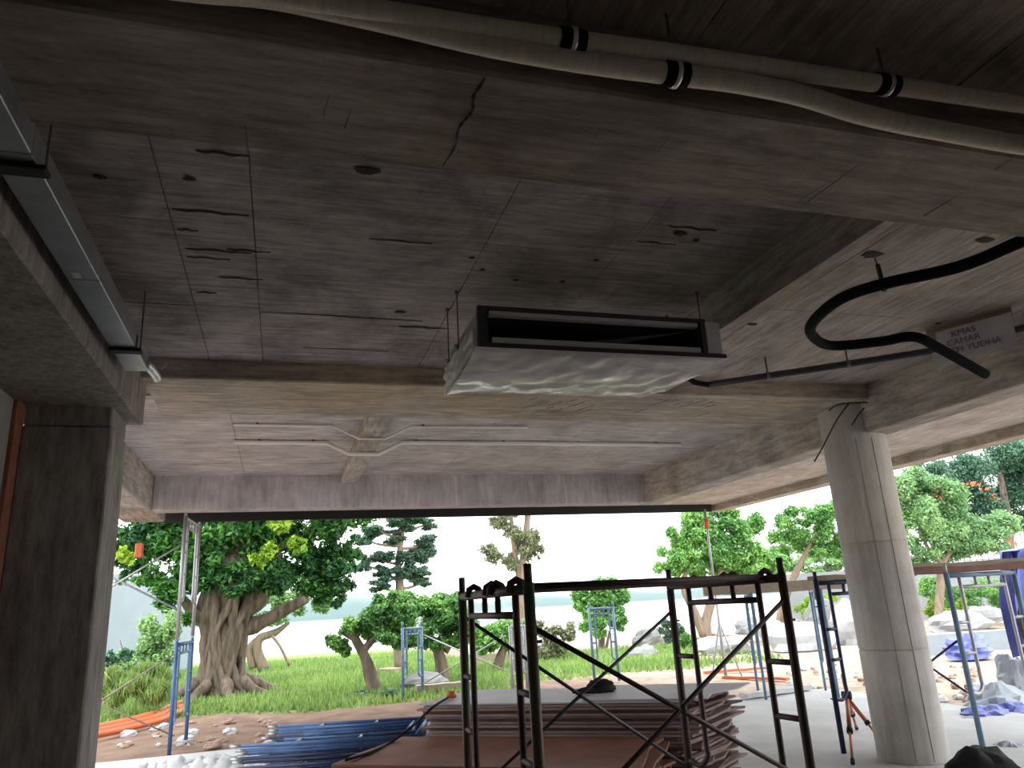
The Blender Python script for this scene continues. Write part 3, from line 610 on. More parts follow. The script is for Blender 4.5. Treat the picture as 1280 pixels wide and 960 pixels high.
# ---- white pvc conduits stepping under the rib
def conduit(label, pts, r, clips):
    e = empty('conduit', pts[len(pts)//2], label, 'conduit', 'white conduits under the second bay')
    MB().tube(pts, r, 10).build('conduit_tube', 'pvc', e, True)
    for c in clips: MB().box(c[0]-.012, c[0]+.012, c[1]-r-.012, c[1]+r+.012, SL-.012, SL+.002).build('clip', 'black', e)
c1 = [(-.58, 8.86, SL-.03), (.45, 8.86, SL-.03), (.72, 8.88, 3.425), (1.06, 8.88, 3.425), (1.34, 8.8, SL-.03), (5.08, 8.78, SL-.03)]
conduit('thick white conduit dipping under the small rib, farther of the two', c1, .026, [(-.3, 8.86), (.3, 8.86), (1.5, 8.8), (2.6, 8.8), (3.6, 8.8), (4.7, 8.78)])
c2 = [(-.54, 8.06, SL-.02), (.48, 8.06, SL-.02), (.76, 8.1, 3.433), (1.04, 8.1, 3.433), (1.31, 8.03, SL-.02), (2.67, 7.99, SL-.02)]
conduit('thin white conduit dipping under the small rib, nearer of the two', c2, .014, [(-.3, 8.06), (1.45, 8.02)])
# ---- tie wires at the column head
for lab, pts in (('thin bent black tie wire dangling lowest from the column head', ((1062, 503), (1046, 525), (1030, 556), (1018, 577))), ('short black tie wire crossing the column head below the beam', ((1084, 503), (1050, 505), (1036, 513))), ('short stub of black tie wire beside the beam joint', ((1080, 510), (1072, 520), (1065, 531)))):
    single(MB().tube(bez([aty(x, y, 5.98-.02*i) for i, (x, y) in enumerate(pts)], 5), .007, 6), 'tie_wire', 'wire', lab, 'wire', 'tie wires at the column head')

# ================================================================== SCAFFOLD IN THE ROOM
def scaffold_frame(name, label, a, b, z0, mats, group, h=1.70, pin=.09, ro=.027, ri=.019, cat='scaffold'):
    """walk-through frame with outer posts at a and b (x,y)"""
    a = Vector((a[0], a[1], 0)); b = Vector((b[0], b[1], 0)); mid = (a+b)/2; d = (b-a); W = d.length; d.normalize()
    e = empty(name, (mid.x, mid.y, z0), label, cat, group); Z = lambda z: Vector((0, 0, z0+z))
    mo, mi = mats; ins = min(.22, W*.2)
    for p, s in ((a, 1), (b, -1)):
        po = MB().tube([p+Z(0), p+Z(h*.5), p+Z(h)], ro, 10).build('post', mo, e, True)
        MB().tube([p+Z(h), p+Z(h+pin)], ro*.75, 10).build('coupling_pin', mi, po, True)
        for z in (h*.30, h*.84): MB().tube([p+Z(z)-d*s*0+Vector((-d.y, d.x, 0))*.0, p+Z(z)+Vector((-d.y, d.x, 0))*.05], .008, 6).build('brace_stud', mi, po)
        q_ = p+d*s*ins
        MB().tube(bez([q_+Z(h-.03), q_+Z(h*.6), q_+Z(h*.38), q_+Z(h*.33), p+d*s*ins*.6+Z(h*.29), p+Z(h*.30)], 4), ri, 8).build('inner_leg', mi, e, True)
        for z in (h*.52, h*.70): MB().tube([p+Z(z), q_+Z(z)], ri*.9, 8).build('rung', mi, e, True)
    MB().tube([a+Z(h-.03), b+Z(h-.03)], ro*.95, 10).build('top_rail', mo, e, True)
    MB().tube([a+d*ins+Z(h-.15), b-d*ins+Z(h-.15)], ri, 8).build('lower_rail', mi, e, True)
    for f in (.4, .6): MB().tube([a+(b-a)*f+Z(h-.15), a+(b-a)*f+Z(h-.03)], ri*.9, 8).build('strut', mi, e, True)
    return e
def brace(label, p0, p1, q0, q1, mat, group, r=.012):
    c = (Vector(p0)+Vector(p1)+Vector(q0)+Vector(q1))/4
    e = empty('cross_brace', c, label, 'brace', group)
    MB().tube([p0, (Vector(p0)+Vector(p1))/2, p1], r, 8).build('brace_bar', mat, e, True); MB().tube([q0, (Vector(q0)+Vector(q1))/2, q1], r, 8).build('brace_bar', mat, e, True)
    MB().blob(c, (.02, .02, .02), 0, 0).build('pivot', mat, e)
F1N, F1F, F2N, F2F = (1.14, 3.55), (1.12, 4.90), (2.88, 3.98), (2.74, 5.13)
scaffold_frame('scaffold_frame', 'dark rusty green scaffold frame nearest the middle, left end of the near tower', F1F, F1N, 0, ('rustgreen', 'rustdark'), 'near scaffold tower frames')
scaffold_frame('scaffold_frame', 'dark rusty scaffold frame at the right end of the near tower', F2F, F2N, 0, ('rustdark', 'rustdark'), 'near scaffold tower frames')
def v3(p, z): return (p[0], p[1], z)
brace('dark cross brace on the near side of the rusty scaffold tower', v3(F1N, 1.50), v3(F2N, .55), v3(F2N, 1.55), v3(F1N, .55), 'rustdark', 'near tower cross braces', .013)
brace('grey cross brace on the far side of the rusty scaffold tower', v3(F1F, 1.55), v3(F2F, .45), v3(F2F, 1.50), v3(F1F, .50), 'greypipe', 'near tower cross braces', .012)
def catwalk(label, y0a, y1a, y0b, y1b):
    e = empty('catwalk', (2.0, (y0a+y1b)/2, 1.655), label, 'platform', 'catwalks on the near tower')
    x0, x1 = 1.17, 2.80
    MB().add([(x0, y0a, 1.672), (x1, y0b, 1.672), (x1, y1b, 1.672), (x0, y1a, 1.672), (x0, y0a, 1.70), (x1, y0b, 1.70), (x1, y1b, 1.70), (x0, y1a, 1.70)], [(0,3,2,1), (4,5,6,7), (0,1,5,4), (1,2,6,5), (2,3,7,6), (3,0,4,7)]).build('deck', 'rustdark', e)
    for ya, yb in ((y0a, y0b), (y1a, y1b)):
        MB().tube([(x0, ya, 1.685), (x1, yb, 1.685)], .018, 8).build('side_rail', 'rustdark', e, True)
        for x, yy in ((1.13, ya), (2.85, yb)): MB().tube([(x-.04, yy, 1.66), (x-.03, yy, 1.705), (x, yy, 1.722), (x+.03, yy, 1.705), (x+.04, yy, 1.685)], .020, 8).build('hook', 'rustdark', e, True)
catwalk('dark steel catwalk resting on the near edge of the rusty tower', 3.72, 4.10, 4.10, 4.46)
catwalk('dark steel catwalk resting on the far side of the rusty tower', 4.20, 4.62, 4.56, 4.96)

# ---- plywood stacks
U2 = Vector((.804, -.596, 0)).normalized(); V2 = Vector((-U2.y, U2.x, 0))
FL = Vector((1.32, 7.56, 0))                         # front left corner of the tall stack
def ply_sheet(corner, z, mat, th, lu, lv, seed, label, group, droop=.0, fan=.30):
    r = random.Random(seed); nU, nV = 8, 3; mb = MB()
    jag = [r.uniform(-.06, .08)+fan*j_/nV for j_ in range(nV+1)]; jag0 = [r.uniform(-.03, .03) for _ in range(nV+1)]
    for s_ in (0, 1):
        for j in range(nV+1):
            for i in range(nU+1):
                u = i/nU; uu = lu*u+(jag[j] if i == nU else 0)+(jag0[j] if i == 0 else 0)
                p = corner+U2*uu+V2*(lv*j/nV); dz = droop*max(0, u-.7)**2*9*(.4+.8*math.sin(j*1.7))
                mb.v.append((p.x, p.y, z+th*s_+dz))
    k = (nU+1)*(nV+1); W_ = nU+1
    for j in range(nV):
        for i in range(nU):
            a = j*W_+i; mb.f += [(a, a+W_, a+W_+1, a+1), (k+a, k+a+1, k+a+W_+1, k+a+W_)]
    for i in range(nU): mb.f += [(i, i+1, k+i+1, k+i), (nV*W_+i+1, nV*W_+i, k+nV*W_+i, k+nV*W_+i+1)]
    for j in range(nV): mb.f += [((j+1)*W_, j*W_, k+j*W_, k+(j+1)*W_), (j*W_+nU, (j+1)*W_+nU, k+(j+1)*W_+nU, k+j*W_+nU)]
    return single(mb, 'plywood_sheet', mat, label, 'board', group)
z = 0.002; i = 0
while z < .715:
    th = .020; r_ = random.Random(i)
    c = FL+U2*r_.uniform(-.05, .05)+V2*r_.uniform(-.03, .02)
    if .47 < z < .60: c = c+V2*.03
    ply_sheet(c, z, ('ply', 'ply3', 'ply3')[i % 3], th, 2.42, 1.14+r_.uniform(-.03, .03), i, 'brown plywood sheet in the tall stack behind the rusty scaffold', 'sheets of the tall plywood stack', -.004)
    z += .0245; i += 1
TOPZ = z
ply_sheet(FL-U2*.03, z, 'plyg', .012, 2.5, 1.10, 77, 'pale grey board lying on top of the tall plywood stack', None)
ply_sheet(FL+U2*1.55+V2*.05, z+.014, 'plyg', .012, 1.02, 1.12, 78, 'short pale grey board on the right top of the tall plywood stack', None, 0)
FAN0 = 0
FL2 = FL-V2*1.30-U2*.12; z = .002; i = 0
U2b = U2
while z < .46:
    r_ = random.Random(100+i)
    ply_sheet(FL2+U2*r_.uniform(-.04, .04)+V2*r_.uniform(-.03, .03), z, 'ply2', .022, 2.38, 1.22, 200+i, 'red-brown plywood sheet in the low stack before the tall one', 'sheets of the low plywood stack', 0, 0); z += .027; i += 1
ply_sheet(FL2-U2*.06, z, 'ply2', .02, 2.44, 1.22, 300, 'red-brown plywood sheet topmost on the low stack', None, 0, 0); LOWZ = z+.02
# dark bundle, cable and red cap on the stack
bq = atz(750, 866, TOPZ+.02)
bb = MB(); bb.blob((bq[0], bq[1], TOPZ+.07), (.13, .10, .075), 3, .5, 1.5, 16, 10, .7); bb.blob((bq[0]-.13, bq[1]+.03, TOPZ+.045), (.12, .06, .035), 5, .5, 1.5, 14, 8, .7)
single(bb, 'cloth_bundle', 'cloth', 'crumpled black cloth bundle on the pale board', 'cloth', None, True)
cb = [atz(x, y, zz) for x, y, zz in ((560, 872, TOPZ+.03), (540, 885, TOPZ+.01), (515, 908, LOWZ+.10), (490, 927, LOWZ+.01), (465, 940, LOWZ+.01), (432, 950, LOWZ+.02))]
single(MB().tube(bez(cb, 6), .012, 8), 'cable', 'cloth', 'black cable trailing down over the plywood stacks', 'cable', None, True)
single(MB().blob(atz(564, 868, TOPZ+.045), (.05, .05, .035), 9, .3), 'plastic_cap', 'orange', 'small red-orange plastic cap at the end of the black cable', 'cap', None, True)

# ---- stack of blue scaffold frames lying on the floor
def flat_frame(label, c, ang, z, mat, seed):
    r = random.Random(seed); u = Vector((math.cos(ang), math.sin(ang), 0)); v = Vector((-u.y, u.x, 0)); c = Vector((c[0], c[1], z))
    e = empty('stacked_scaffold_frame', c, label, 'scaffold', 'blue scaffold frames lying in a stack')
    L, Wd = 1.72, 1.22
    for s in (-1, 1):
        MB().tube([c-u*L/2+v*s*Wd/2, c+u*L/2+v*s*Wd/2], .017, 8).build('post', mat, e, True)
        MB().tube([c-u*L*.3+v*s*Wd*.3, c+u*L*.48+v*s*Wd*.3], .016, 8).build('inner_leg', mat, e, True)
        MB().tube([c-u*L*.5+v*s*Wd/2, c-u*L*.56+v*s*Wd/2], .015, 8).build('coupling_pin', 'silver', e, True)
        for k in (-.2, .15): MB().tube([c+u*L*k+v*s*Wd*.3, c+u*L*k+v*s*Wd*.5], .014, 6).build('rung', 'silver', e, True)
    MB().tube([c+u*L*.48-v*Wd/2, c+u*L*.48+v*Wd/2], .02, 8).build('top_rail', mat, e, True)
    MB().tube([c+u*L*.40-v*Wd*.3, c+u*L*.40+v*Wd*.3], .015, 8).build('lower_rail', mat, e, True)
for i in range(12):
    flat_frame('blue scaffold frame lying in the flat stack left of the plywood' if i < 11 else 'blue scaffold frame topmost on the flat stack left of the plywood', (.68+random.uniform(-.05, .05), 8.72+random.uniform(-.05, .05)), math.radians(-14+random.uniform(-2, 2)), .02+i*.038, 'navy' if i < 9 else 'blue', i)

# ---- white rubble row along the floor edge
for i in range(11):
    px = 178+i*15; p = atz(px, 966-i*1.0, .02); q = .07+.04*random.random()
    single(MB().blob((p[0], p[1]-.1, q*.55), (q*1.3, q*1.1, q), i, .45, 1.2, 12, 8, .6), 'white_stone', 'sackw', 'white stone lump in the row at the left floor edge', 'stone', 'white lumps at the left floor edge', True)

# ---- frame by the column with planks
F3, F3B, F4, F4B = (5.45, 6.96), (6.62, 7.35), (6.69, 6.46), (7.95, 6.75)
scaffold_frame('scaffold_frame', 'navy blue scaffold frame standing left behind the round column', F3, F3B, 0, ('navy', 'navy'), None, h=1.68, pin=.09)
scaffold_frame('scaffold_frame', 'blue-grey scaffold frame under the brown planks right of the column', F4, F4B, 0, ('bluegrey', 'silver'), None, h=1.68, pin=.09)
brace('navy cross brace between the two frames beside the column', (6.62, 7.35, 1.0), (6.69, 6.5, .50), (6.62, 7.35, .50), (6.69, 6.5, 1.0), 'navy', None)
def plank(label, a, b, wd, th, mat, cat='plank', group=None, name='plank'):
    a, b = Vector(a), Vector(b); u = (b-a).normalized(); s = u.cross(Vector((0, 0, 1))).normalized()*wd/2; up = Vector((0, 0, th)); n = 8; mb = MB()
    for i in range(n+1):
        p = a+(b-a)*i/n+Vector((0, 0, .006*math.sin(i*2.1)))
        mb.v += [p-s, p+s, p+s+up, p-s+up]
    for i in range(n):
        for k in range(4): mb.f.append((i*4+k, i*4+(k+1) % 4, i*4+4+(k+1) % 4, i*4+4+k))
    mb.f += [(3, 2, 1, 0), (n*4, n*4+1, n*4+2, n*4+3)]
    return single(mb, name, mat, label, cat, group)
plank('dark red-brown timber plank across the scaffold right of the column', (6.15, 6.85, 1.678), (9.4, 6.3, 1.688), .22, .07, 'timberd', group='planks on the right scaffold')
plank('upper brown timber plank laid over the dark red-brown one', (6.2, 6.87, 1.75), (9.5, 6.33, 1.765), .2, .04, 'timber', group='planks on the right scaffold')
plank('pale grey weathered plank on the navy frame left of the column', (5.6, 7.15, 1.678), (7.0, 7.30, 1.678), .24, .05, 'timber', group='planks on the right scaffold')
PA, PB = Vector(aty(880, 743, 11.5)), Vector(aty(1055, 738, 10.5)); PB.z = PA.z = (PA.z+PB.z)/2
plank('long pale weathered plank beyond the rusty scaffold', PA, PB, .3, .17, 'timber', group='planks on the right scaffold')
pu = (PB-PA).normalized(); pv = Vector((-pu.y, pu.x, 0))
for t, lab in ((.32, 'thin blue scaffold frame carrying the left end of the long pale plank'), (.80, 'thin blue scaffold frame carrying the right end of the long pale plank')):
    c = PA+(PB-PA)*t; scaffold_frame('scaffold_frame', lab, (c+pv*.45)[:2], (c-pv*.45)[:2], -.02, ('bluegrey', 'bluegrey'), 'small yard frames', h=PA.z+.02+.006, pin=.02, ro=.022, ri=.014)

# ---- surveyor's tripod
tp = atz(1064, 905, .35); hd = Vector(aty(1058, 868, 7.25)); e = empty('tripod', (hd.x, hd.y, 0), 'orange-brown tripod standing on the floor left of the column', 'tripod')
for px, py in ((1066, 955), (1071, 911), (1107, 934)):
    ft = Vector(atz(px, py, 0.01)); md = hd+(ft-hd)*.55
    lg = MB().tube([hd-Vector((0, 0, .03)), md], .022, 8).build('leg', 'tripod', e, True)
    MB().tube([md, ft], .013, 8).build('lower_leg', 'tripod', lg, True); MB().tube([md-(ft-hd)*.03, md+(ft-hd)*.03], .03, 8).build('clamp', 'black', lg, True)
    MB().tube([ft+(hd-ft)*.06, ft], .02, 8).build('foot', 'black', lg)
MB().lathe((hd.x, hd.y), [(.05, hd.z-.05), (.055, hd.z), (.05, hd.z+.03)], 12).build('head', 'black', e, True)
MB().tube([hd+Vector((0, 0, .02)), hd+Vector((-.02, 0, .2))], .012, 8).build('centre_column', 'silver', e, True)
# ---- black bag at lower right
bp2 = atz(1232, 975, .12)
single(MB().blob((bp2[0], bp2[1], .13), (.30, .26, .20), 4, .35, 1.3, 18, 12, .6), 'bag', 'cloth', 'dark black bag lying on the floor at the lower right corner', 'bag', None, True)

# ================================================================== YARD SCAFFOLDS AND CLUTTER
SX = -1.33
scaffold_frame('scaffold_frame', 'bright blue scaffold frame standing in front of the big tree', (SX-.05, 11.9), (SX+.03, 13.1), GZ, ('blue', 'bluegrey'), 'left yard scaffold', h=1.50, pin=.05)
scaffold_frame('scaffold_frame', 'silver scaffold frame stacked on the bright blue one', (SX-.05, 11.9), (SX+.03, 13.1), GZ+1.56, ('silver', 'silver'), 'left yard scaffold', h=1.70, pin=.05)
scaffold_frame('scaffold_frame', 'silver scaffold frame half hidden behind the left pier', (SX-1.75, 11.9), (SX-1.67, 13.1), GZ, ('silver', 'silver'), 'left yard scaffold', h=1.50, pin=.05)
brace('pale cross brace low down between the blue frame and the pier', (SX, 11.9, 1.25), (SX-1.8, 11.9, .15), (SX, 11.9, .15), (SX-1.8, 11.9, 1.05), 'timber', 'left yard braces', .011)
brace('pale cross brace high up before the pale blue wall', (SX, 11.9, 2.75), (SX-1.8, 11.9, 1.6), (SX, 11.9, 1.75), (SX-1.8, 11.9, 2.75), 'silver', 'left yard braces', .013)
single(MB().box(*(lambda p: (p[0]-.05, p[0]+.05, p[1]-.05, p[1]+.05, p[2]-.10, p[2]+.10))(aty(174, 688, 11.9)), .012), 'orange_tag', 'orange', 'orange plastic sleeve hung on the high brace by the pier', 'tag', 'orange sleeves')
for lab, px, py in (('first orange pipe of the bundle lying on the grass, uppermost', 0, -3), ('second orange pipe of the bundle lying on the grass', 0, 2), ('third orange pipe of the bundle lying on the grass, lowest', 4, 6)):
    pts = [atz(x+px, y+py, -.06) for x, y in ((100, 916), (130, 910), (165, 902), (195, 894), (214, 886), (228, 881))]
    single(MB().tube(bez(pts, 5), .055, 10), 'orange_pipe', 'orange', lab, 'pipe', 'orange pipe bundle', True)
def small_tower(lab, a, b, mats, h=1.45, grp='small yard frames'):
    return scaffold_frame('scaffold_frame', lab, a, b, GZ, mats, grp, h=h, pin=.12, ro=.032, ri=.022)
small_tower('pale blue scaffold frame standing beside the leaning bonsai', (2.46, 16.5), (2.95, 17.0), ('bluegrey', 'bluegrey'), 1.42)
small_tower('pale blue scaffold frame standing before the round bush', (6.75, 16.6), (7.30, 16.5), ('bluegrey', 'bluegrey'), 1.60)
small_tower('silver scaffold frame seen through the rusty tower by the log bench', (4.55, 15.6), (4.95, 15.9), ('silver', 'silver'), 1.35)
brace('grey brace leaning by the pale blue frame and bonsai', (2.95, 16.9, 1.1), (4.5, 15.8, .3), (2.95, 16.9, .1), (4.5, 15.8, 1.0), 'silver', None, .014)
pl = empty('steel_prop', (9.1, 15.0, GZ), 'thin grey steel prop reaching up to the roof corner', 'prop')
MB().tube([(9.1, 15.0, GZ), (9.1, 15.0, 1.6)], .035, 10).build('outer_tube', 'silver', pl, True); MB().tube([(9.1, 15.0, 1.55), (9.1, 15.0, 3.44)], .026, 10).build('inner_tube', 'silver', pl, True)
MB().tube([(9.1, 15.0, 1.0), (9.38, 14.8, GZ)], .018, 8).build('leg', 'silver', pl, True); MB().tube([(9.1, 15.0, 1.0), (9.0, 15.4, GZ)], .018, 8).build('leg', 'silver', pl, True)
MB().tube([(9.1, 15.0, 3.02), (9.1, 15.0, 3.22)], .055, 10).build('sleeve', 'orange', pl, True)

# ---- rocks
def rock(lab, px, py, wpx, hpx, Y=None, mat='rock', seed=0, name='boulder', grp='garden boulders', amp=.35):
    p = atz(px, py, GZ-.02) if Y is None else aty(px, py, Y); d = math.hypot(p[0], p[1]); s = d/F_PX*1.03
    r_ = (wpx*s/2, wpx*s/2*.8, hpx*s*.62)
    return single(MB().blob((p[0], p[1]+r_[1]*.6, p[2]+r_[2]*.45), r_, seed, amp, 1.0, 16, 10, .5), name, mat, lab, 'rock', grp)
rock('wide pale boulder lying in front of the others left of the column', 1018, 815, 72, 36, None, 'rock', 1)
rock('tall white boulder touching the left edge of the column', 1080, 806, 48, 50, None, 'rock', 2)
rock('rounded grey boulder sitting highest behind the white ones', 1042, 797, 44, 46, None, 'rockd', 3)
rock('small grey boulder behind the navy frame post', 1004, 792, 30, 16, None, 'rockd', 4)
rock('white boulder right of the column beside the tarp', 1212, 788, 60, 22, 20, 'rock', 5)
rock('long white boulder farther right near the hedge', 1242, 778, 44, 18, 22, 'rock', 6)
rock('low white boulder seen through the rusty frame', 915, 818, 60, 22, None, 'rock', 7)
rock('white boulder between the trunks of the green tree', 945, 792, 34, 20, 25, 'rock', 8)
rock('grey pink boulder left inside the rusty frame', 815, 808, 36, 22, 26, 'rockd', 9)
rock('pale boulder by the navy frame left of the wide one', 975, 800, 36, 22, 23, 'rock', 10)
rock('grey low boulder on the middle lawn', 810, 826, 40, 18, 22, 'rockd', 11)
rock('flat grey stone in the grass under the round bush', 660, 812, 60, 14, 26, 'rockd', 12)
# pond edge and grey wall right
def wall_seg(name, lab, a, b, z0, z1, th, mat):
    a, b = Vector((*a, 0)), Vector((*b, 0)); u = (b-a).normalized(); s = Vector((-u.y, u.x, 0))*th/2; vs = []
    for z in (z0, z1): vs += [a-s+Vector((0,0,z)), b-s+Vector((0,0,z)), b+s+Vector((0,0,z)), a+s+Vector((0,0,z))]
    return struct(MB().add(vs, [(3,2,1,0), (4,5,6,7), (0,1,5,4), (1,2,6,5), (2,3,7,6), (3,0,4,7)]), name, mat, lab)
wall_seg('wall_pond', 'low pale blue-grey concrete pond edge right of the column', (15.6, 16.2), (22.5, 15.0), GZ-.1, .32, .5, 'stonew')
wall_seg('wall_boundary', 'grey boundary wall behind the flowering tree on the right', (24.2, 33.4), (46, 21.5), GZ, 2.35, .25, 'greywall')
fe = empty('wall_railing', (36, 27, 2.35), 'grey metal railing on top of the right boundary wall', 'railing')
wa, wb = Vector((18.5, 36.5, 2.35)), Vector((46, 21.5, 2.35))
for k in range(70):
    p = wa+(wb-wa)*(.35+.6*k/70); MB().tube([p, p+Vector((0, 0, 1.35))], .03, 5).build('bar', 'greywall', fe)
for h in (.15, 1.2): MB().tube([wa+(wb-wa)*.35+Vector((0, 0, h)), wa+(wb-wa)*.95+Vector((0, 0, h))], .035, 5).build('rail', 'greywall', fe)

# ---- tarps, sacks, rubble
def cloth_patch(lab, c, r_, seed, mat, name='tarpaulin', grp=None, cat='tarp', amp=.5):
    return single(MB().blob(c, r_, seed, amp, 1.6, 20, 12, .5), name, mat, lab, cat, grp, False)
t0 = Vector(aty(1284, 686, 8.6)); hb = MB(); nu, nv = 16, 18     # tarp hung over a rail
zt, zb_ = t0.z+.02, Vector(aty(1265, 826, 8.6)).z
for s_ in (0, 1):
    for j in range(nv+1):
        for i in range(nu+1):
            u, v = i/nu, j/nv; wdt = .10+.26*min(1, v*2.2); yy = 8.6+.07*math.sin(u*16+v*2)+(.30 if s_ else 0)*(1-.3*v)
            x = t0.x-.05+wdt*(u-.3)*3.0-.06*v; hb.v.append((x, yy, zt+(zb_-zt)*v+.06*math.sin(u*7)*v-.10*abs(u-.35)*(1-v)))
k = (nu+1)*(nv+1)
for j in range(nv):
    for i in range(nu):
        a = j*(nu+1)+i; hb.f += [(a, a+1, a+nu+2, a+nu+1), (k+a+1, k+a, k+a+nu+1, k+a+nu+2)]
hb.f += [(i+1, i, k+i, k+i+1) for i in range(nu)]
single(hb, 'tarpaulin', 'tarp', 'blue tarpaulin draped over the planks at the right edge', 'tarp', None, True)
p = aty(1284, 800, 8.4); single(MB().blob((p[0]+.12, 8.38, p[2]+.12), (.22, .08, .42), 6, .3), 'cloth_bundle', 'rustdark', 'dark maroon cloth hanging before the blue tarpaulin', 'cloth', None, True)
for lab, px, py, wpx, hpx, mat, sd in (('crumpled blue tarp heap by the pond edge', 1212, 824, 44, 26, 'tarp', 1), ('flat blue tarp scrap on the rubble', 1236, 868, 36, 10, 'tarp', 2), ('blue tarp fold under the pale sacks', 1232, 908, 50, 22, 'tarp', 3), ('bright blue tarp fold right of the pale sacks', 1268, 902, 36, 20, 'tarp', 4)):
    p = atz(px, py, GZ); s = math.hypot(p[0], p[1])/F_PX*1.03; cloth_patch(lab, (p[0], p[1], GZ+hpx*s*.3), (wpx*s*.5, wpx*s*.4, hpx*s*.55), sd, 'tarp', grp='blue tarps on the right yard')
for lab, px, py, wpx, hpx, sd in (('pale grey sack standing upright at the right edge', 1273, 876, 34, 44, 1), ('pale grey-blue sack slumped across the blue tarps', 1250, 896, 64, 30, 2), ('white crumpled sack beside the navy post', 1214, 914, 24, 14, 3), ('blue-grey sack lying at the lower right beside the black bag', 1268, 952, 44, 18, 4)):
    p = atz(px, py, GZ); s = math.hypot(p[0], p[1])/F_PX*1.03; cloth_patch(lab, (p[0], p[1], GZ+hpx*s*.35), (wpx*s*.5, wpx*s*.35, hpx*s*.6), 10+sd, 'sack', 'sack', 'pale sacks on the right yard', 'sack', .35)
for i in range(84):
    px, py = random.uniform(1150, 1230), random.uniform(834, 915)
    if i > 62: px, py = random.uniform(985, 1110), random.uniform(835, 862)
    p = atz(px, py, GZ); q = random.uniform(.05, .13)
    single(MB().blob((p[0], p[1], GZ+q*.3), (q, q*.8, q*.6), i, .5, 1.2, 8, 6, .5), 'rubble_stone', ('rubble', 'sackw', 'rubble')[i % 3], 'broken rubble lump on the sand beyond the column', 'rubble', 'rubble beyond the column')
for i in range(40):
    px, py = random.uniform(130, 345), random.uniform(898, 940); p = atz(px, py, GZ); q = random.uniform(.04, .12)
    single(MB().blob((p[0], p[1], gz(p[0], p[1])+q*.3), (q*1.2, q*.9, q*.6), 90+i, .5, 1.2, 8, 6, .5), 'rubble_stone', ('rubble', 'rubble', 'sackw')[i % 3], 'small rubble lump on the bare earth at the left', 'rubble', 'rubble on the left earth')
for lab, a, b in (('orange timber batten lying on the sand', (880, 842), (960, 836)), ('second orange timber batten lying on the sand', (905, 848), (985, 850))):
    plank(lab, atz(*a, GZ+.03), atz(*b, GZ+.05), .14, .05, 'orange', name='batten', group='orange battens')
plank('long concrete kerb piece at the far floor edge', atz(930, 873, .02), atz(1010, 861, .02), .18, .07, 'floor', 'kerb', name='kerb_piece')
for lab, a, b, w_, t_ in (('pale timber log bench behind the rusty tower', (595, 828), (668, 826), .5, .28), ('yellowish timber beam lying before the second bonsai', (520, 868), (590, 862), .3, .18), ('flat brown timber seat beside the leaning bonsai', (478, 842), (497, 842), .5, .15)):
    plank(lab, atz(*a, GZ+.02), atz(*b, GZ+.02), w_, t_, 'timber', 'timber', 'garden timbers', 'timber_beam')

# ================================================================== TREES
def px_s(Y, px=640, py=760):
    p = aty(px, py, Y); return math.sqrt((p[0])**2+p[1]**2)/F_PX*1.02
def blobs_px(lst, depth=1.0):
    out_ = []
    for px, py, rx, ry, Y in lst:
        s = px_s(Y, px, py); out_.append((aty(px, py, Y), (rx*s, max(rx, ry)*s*depth, ry*s)))
    return out_
TH = .62
def tree(name, label, cat, base, trunk, blobs, leaf, n, size, bark='bark', seed=0, group=None, depth=1.0, shell=.45, wob=.15, droop=0.0, nseg=12, aspect=.5):
    e = empty(name, base, label, cat, group)
    for pts, rs in trunk:
        P = bez(pts, 5); k = len(pts); R = np.interp(np.linspace(0, k-1, len(P)), range(k), rs)
        MB().tube(P, list(R*TH), nseg, True, wob).build('trunk' if pts is trunk[0][0] else 'branch', bark, e, True)
    leaves('foliage', LF[leaf], e, blobs_px(blobs, depth) if len(blobs[0]) == 5 else blobs, n, size, seed, shell, aspect, droop, 'stuff')
    return e
def tp_(pts, Y): return [aty(x, y, Y+dy) for x, y, dy in [(q+(0,))[:3] for q in pts]]
# 1 big old tree on the left
Y = 20.8; b0 = aty(278, 872, Y); s = px_s(Y, 278)
e = empty('old_tree', (b0[0], b0[1], GZ), 'huge old tree with gnarled thick trunk and dense dark crown', 'tree', None)
MB().tube(bez(tp_([(283, 874), (276, 845), (280, 800), (282, 760), (287, 725), (295, 690), (300, 640)], Y), 6), list(np.interp(np.linspace(0, 6, 37), range(7), [24*s, 20*s, 18*s, 21*s, 24*s, 18*s, 12*s])), 28, True, .38).build('trunk', 'bark', e, True)
for i in range(22):                                   # fluted, twisting strands that clothe the trunk
    a0 = i/22*6.283; pts = []
    for k, (px, py, r_) in enumerate(((283, 878, 28), (279, 850, 21), (278, 820, 18.5), (281, 790, 20), (284, 755, 23), (290, 722, 22))):
        a = a0+.32*math.sin(k*1.7+i*2.1)+.10*k; r_ *= 1+.10*math.sin(i*3.7+k*1.1); q = aty(px, py, Y); pts.append((q[0]+math.cos(a)*r_*s, q[1]+math.sin(a)*r_*s, max(q[2], GZ-.05)))
    MB().tube(bez(pts, 5), list(np.interp(np.linspace(0, 5, 26), range(6), [.13, .10, .085, .10, .11, .08])), 8, True, .9).build('trunk_strand', 'bark', e, True)
for i in range(9):
    a = i/9*6.283; p0 = Vector((b0[0]+math.cos(a)*.6, b0[1]+math.sin(a)*.6, GZ+.35)); p1 = Vector((b0[0]+math.cos(a)*1.15, b0[1]+math.sin(a)*1.0, GZ+.08)); p2 = Vector((b0[0]+math.cos(a+.2)*1.7, b0[1]+math.sin(a+.2)*1.5, GZ-.05))
    MB().tube(bez([p0, p1, p2], 5), list(np.linspace(.16, .04, 11)), 8, True, .4).build('root', 'bark', e, True)
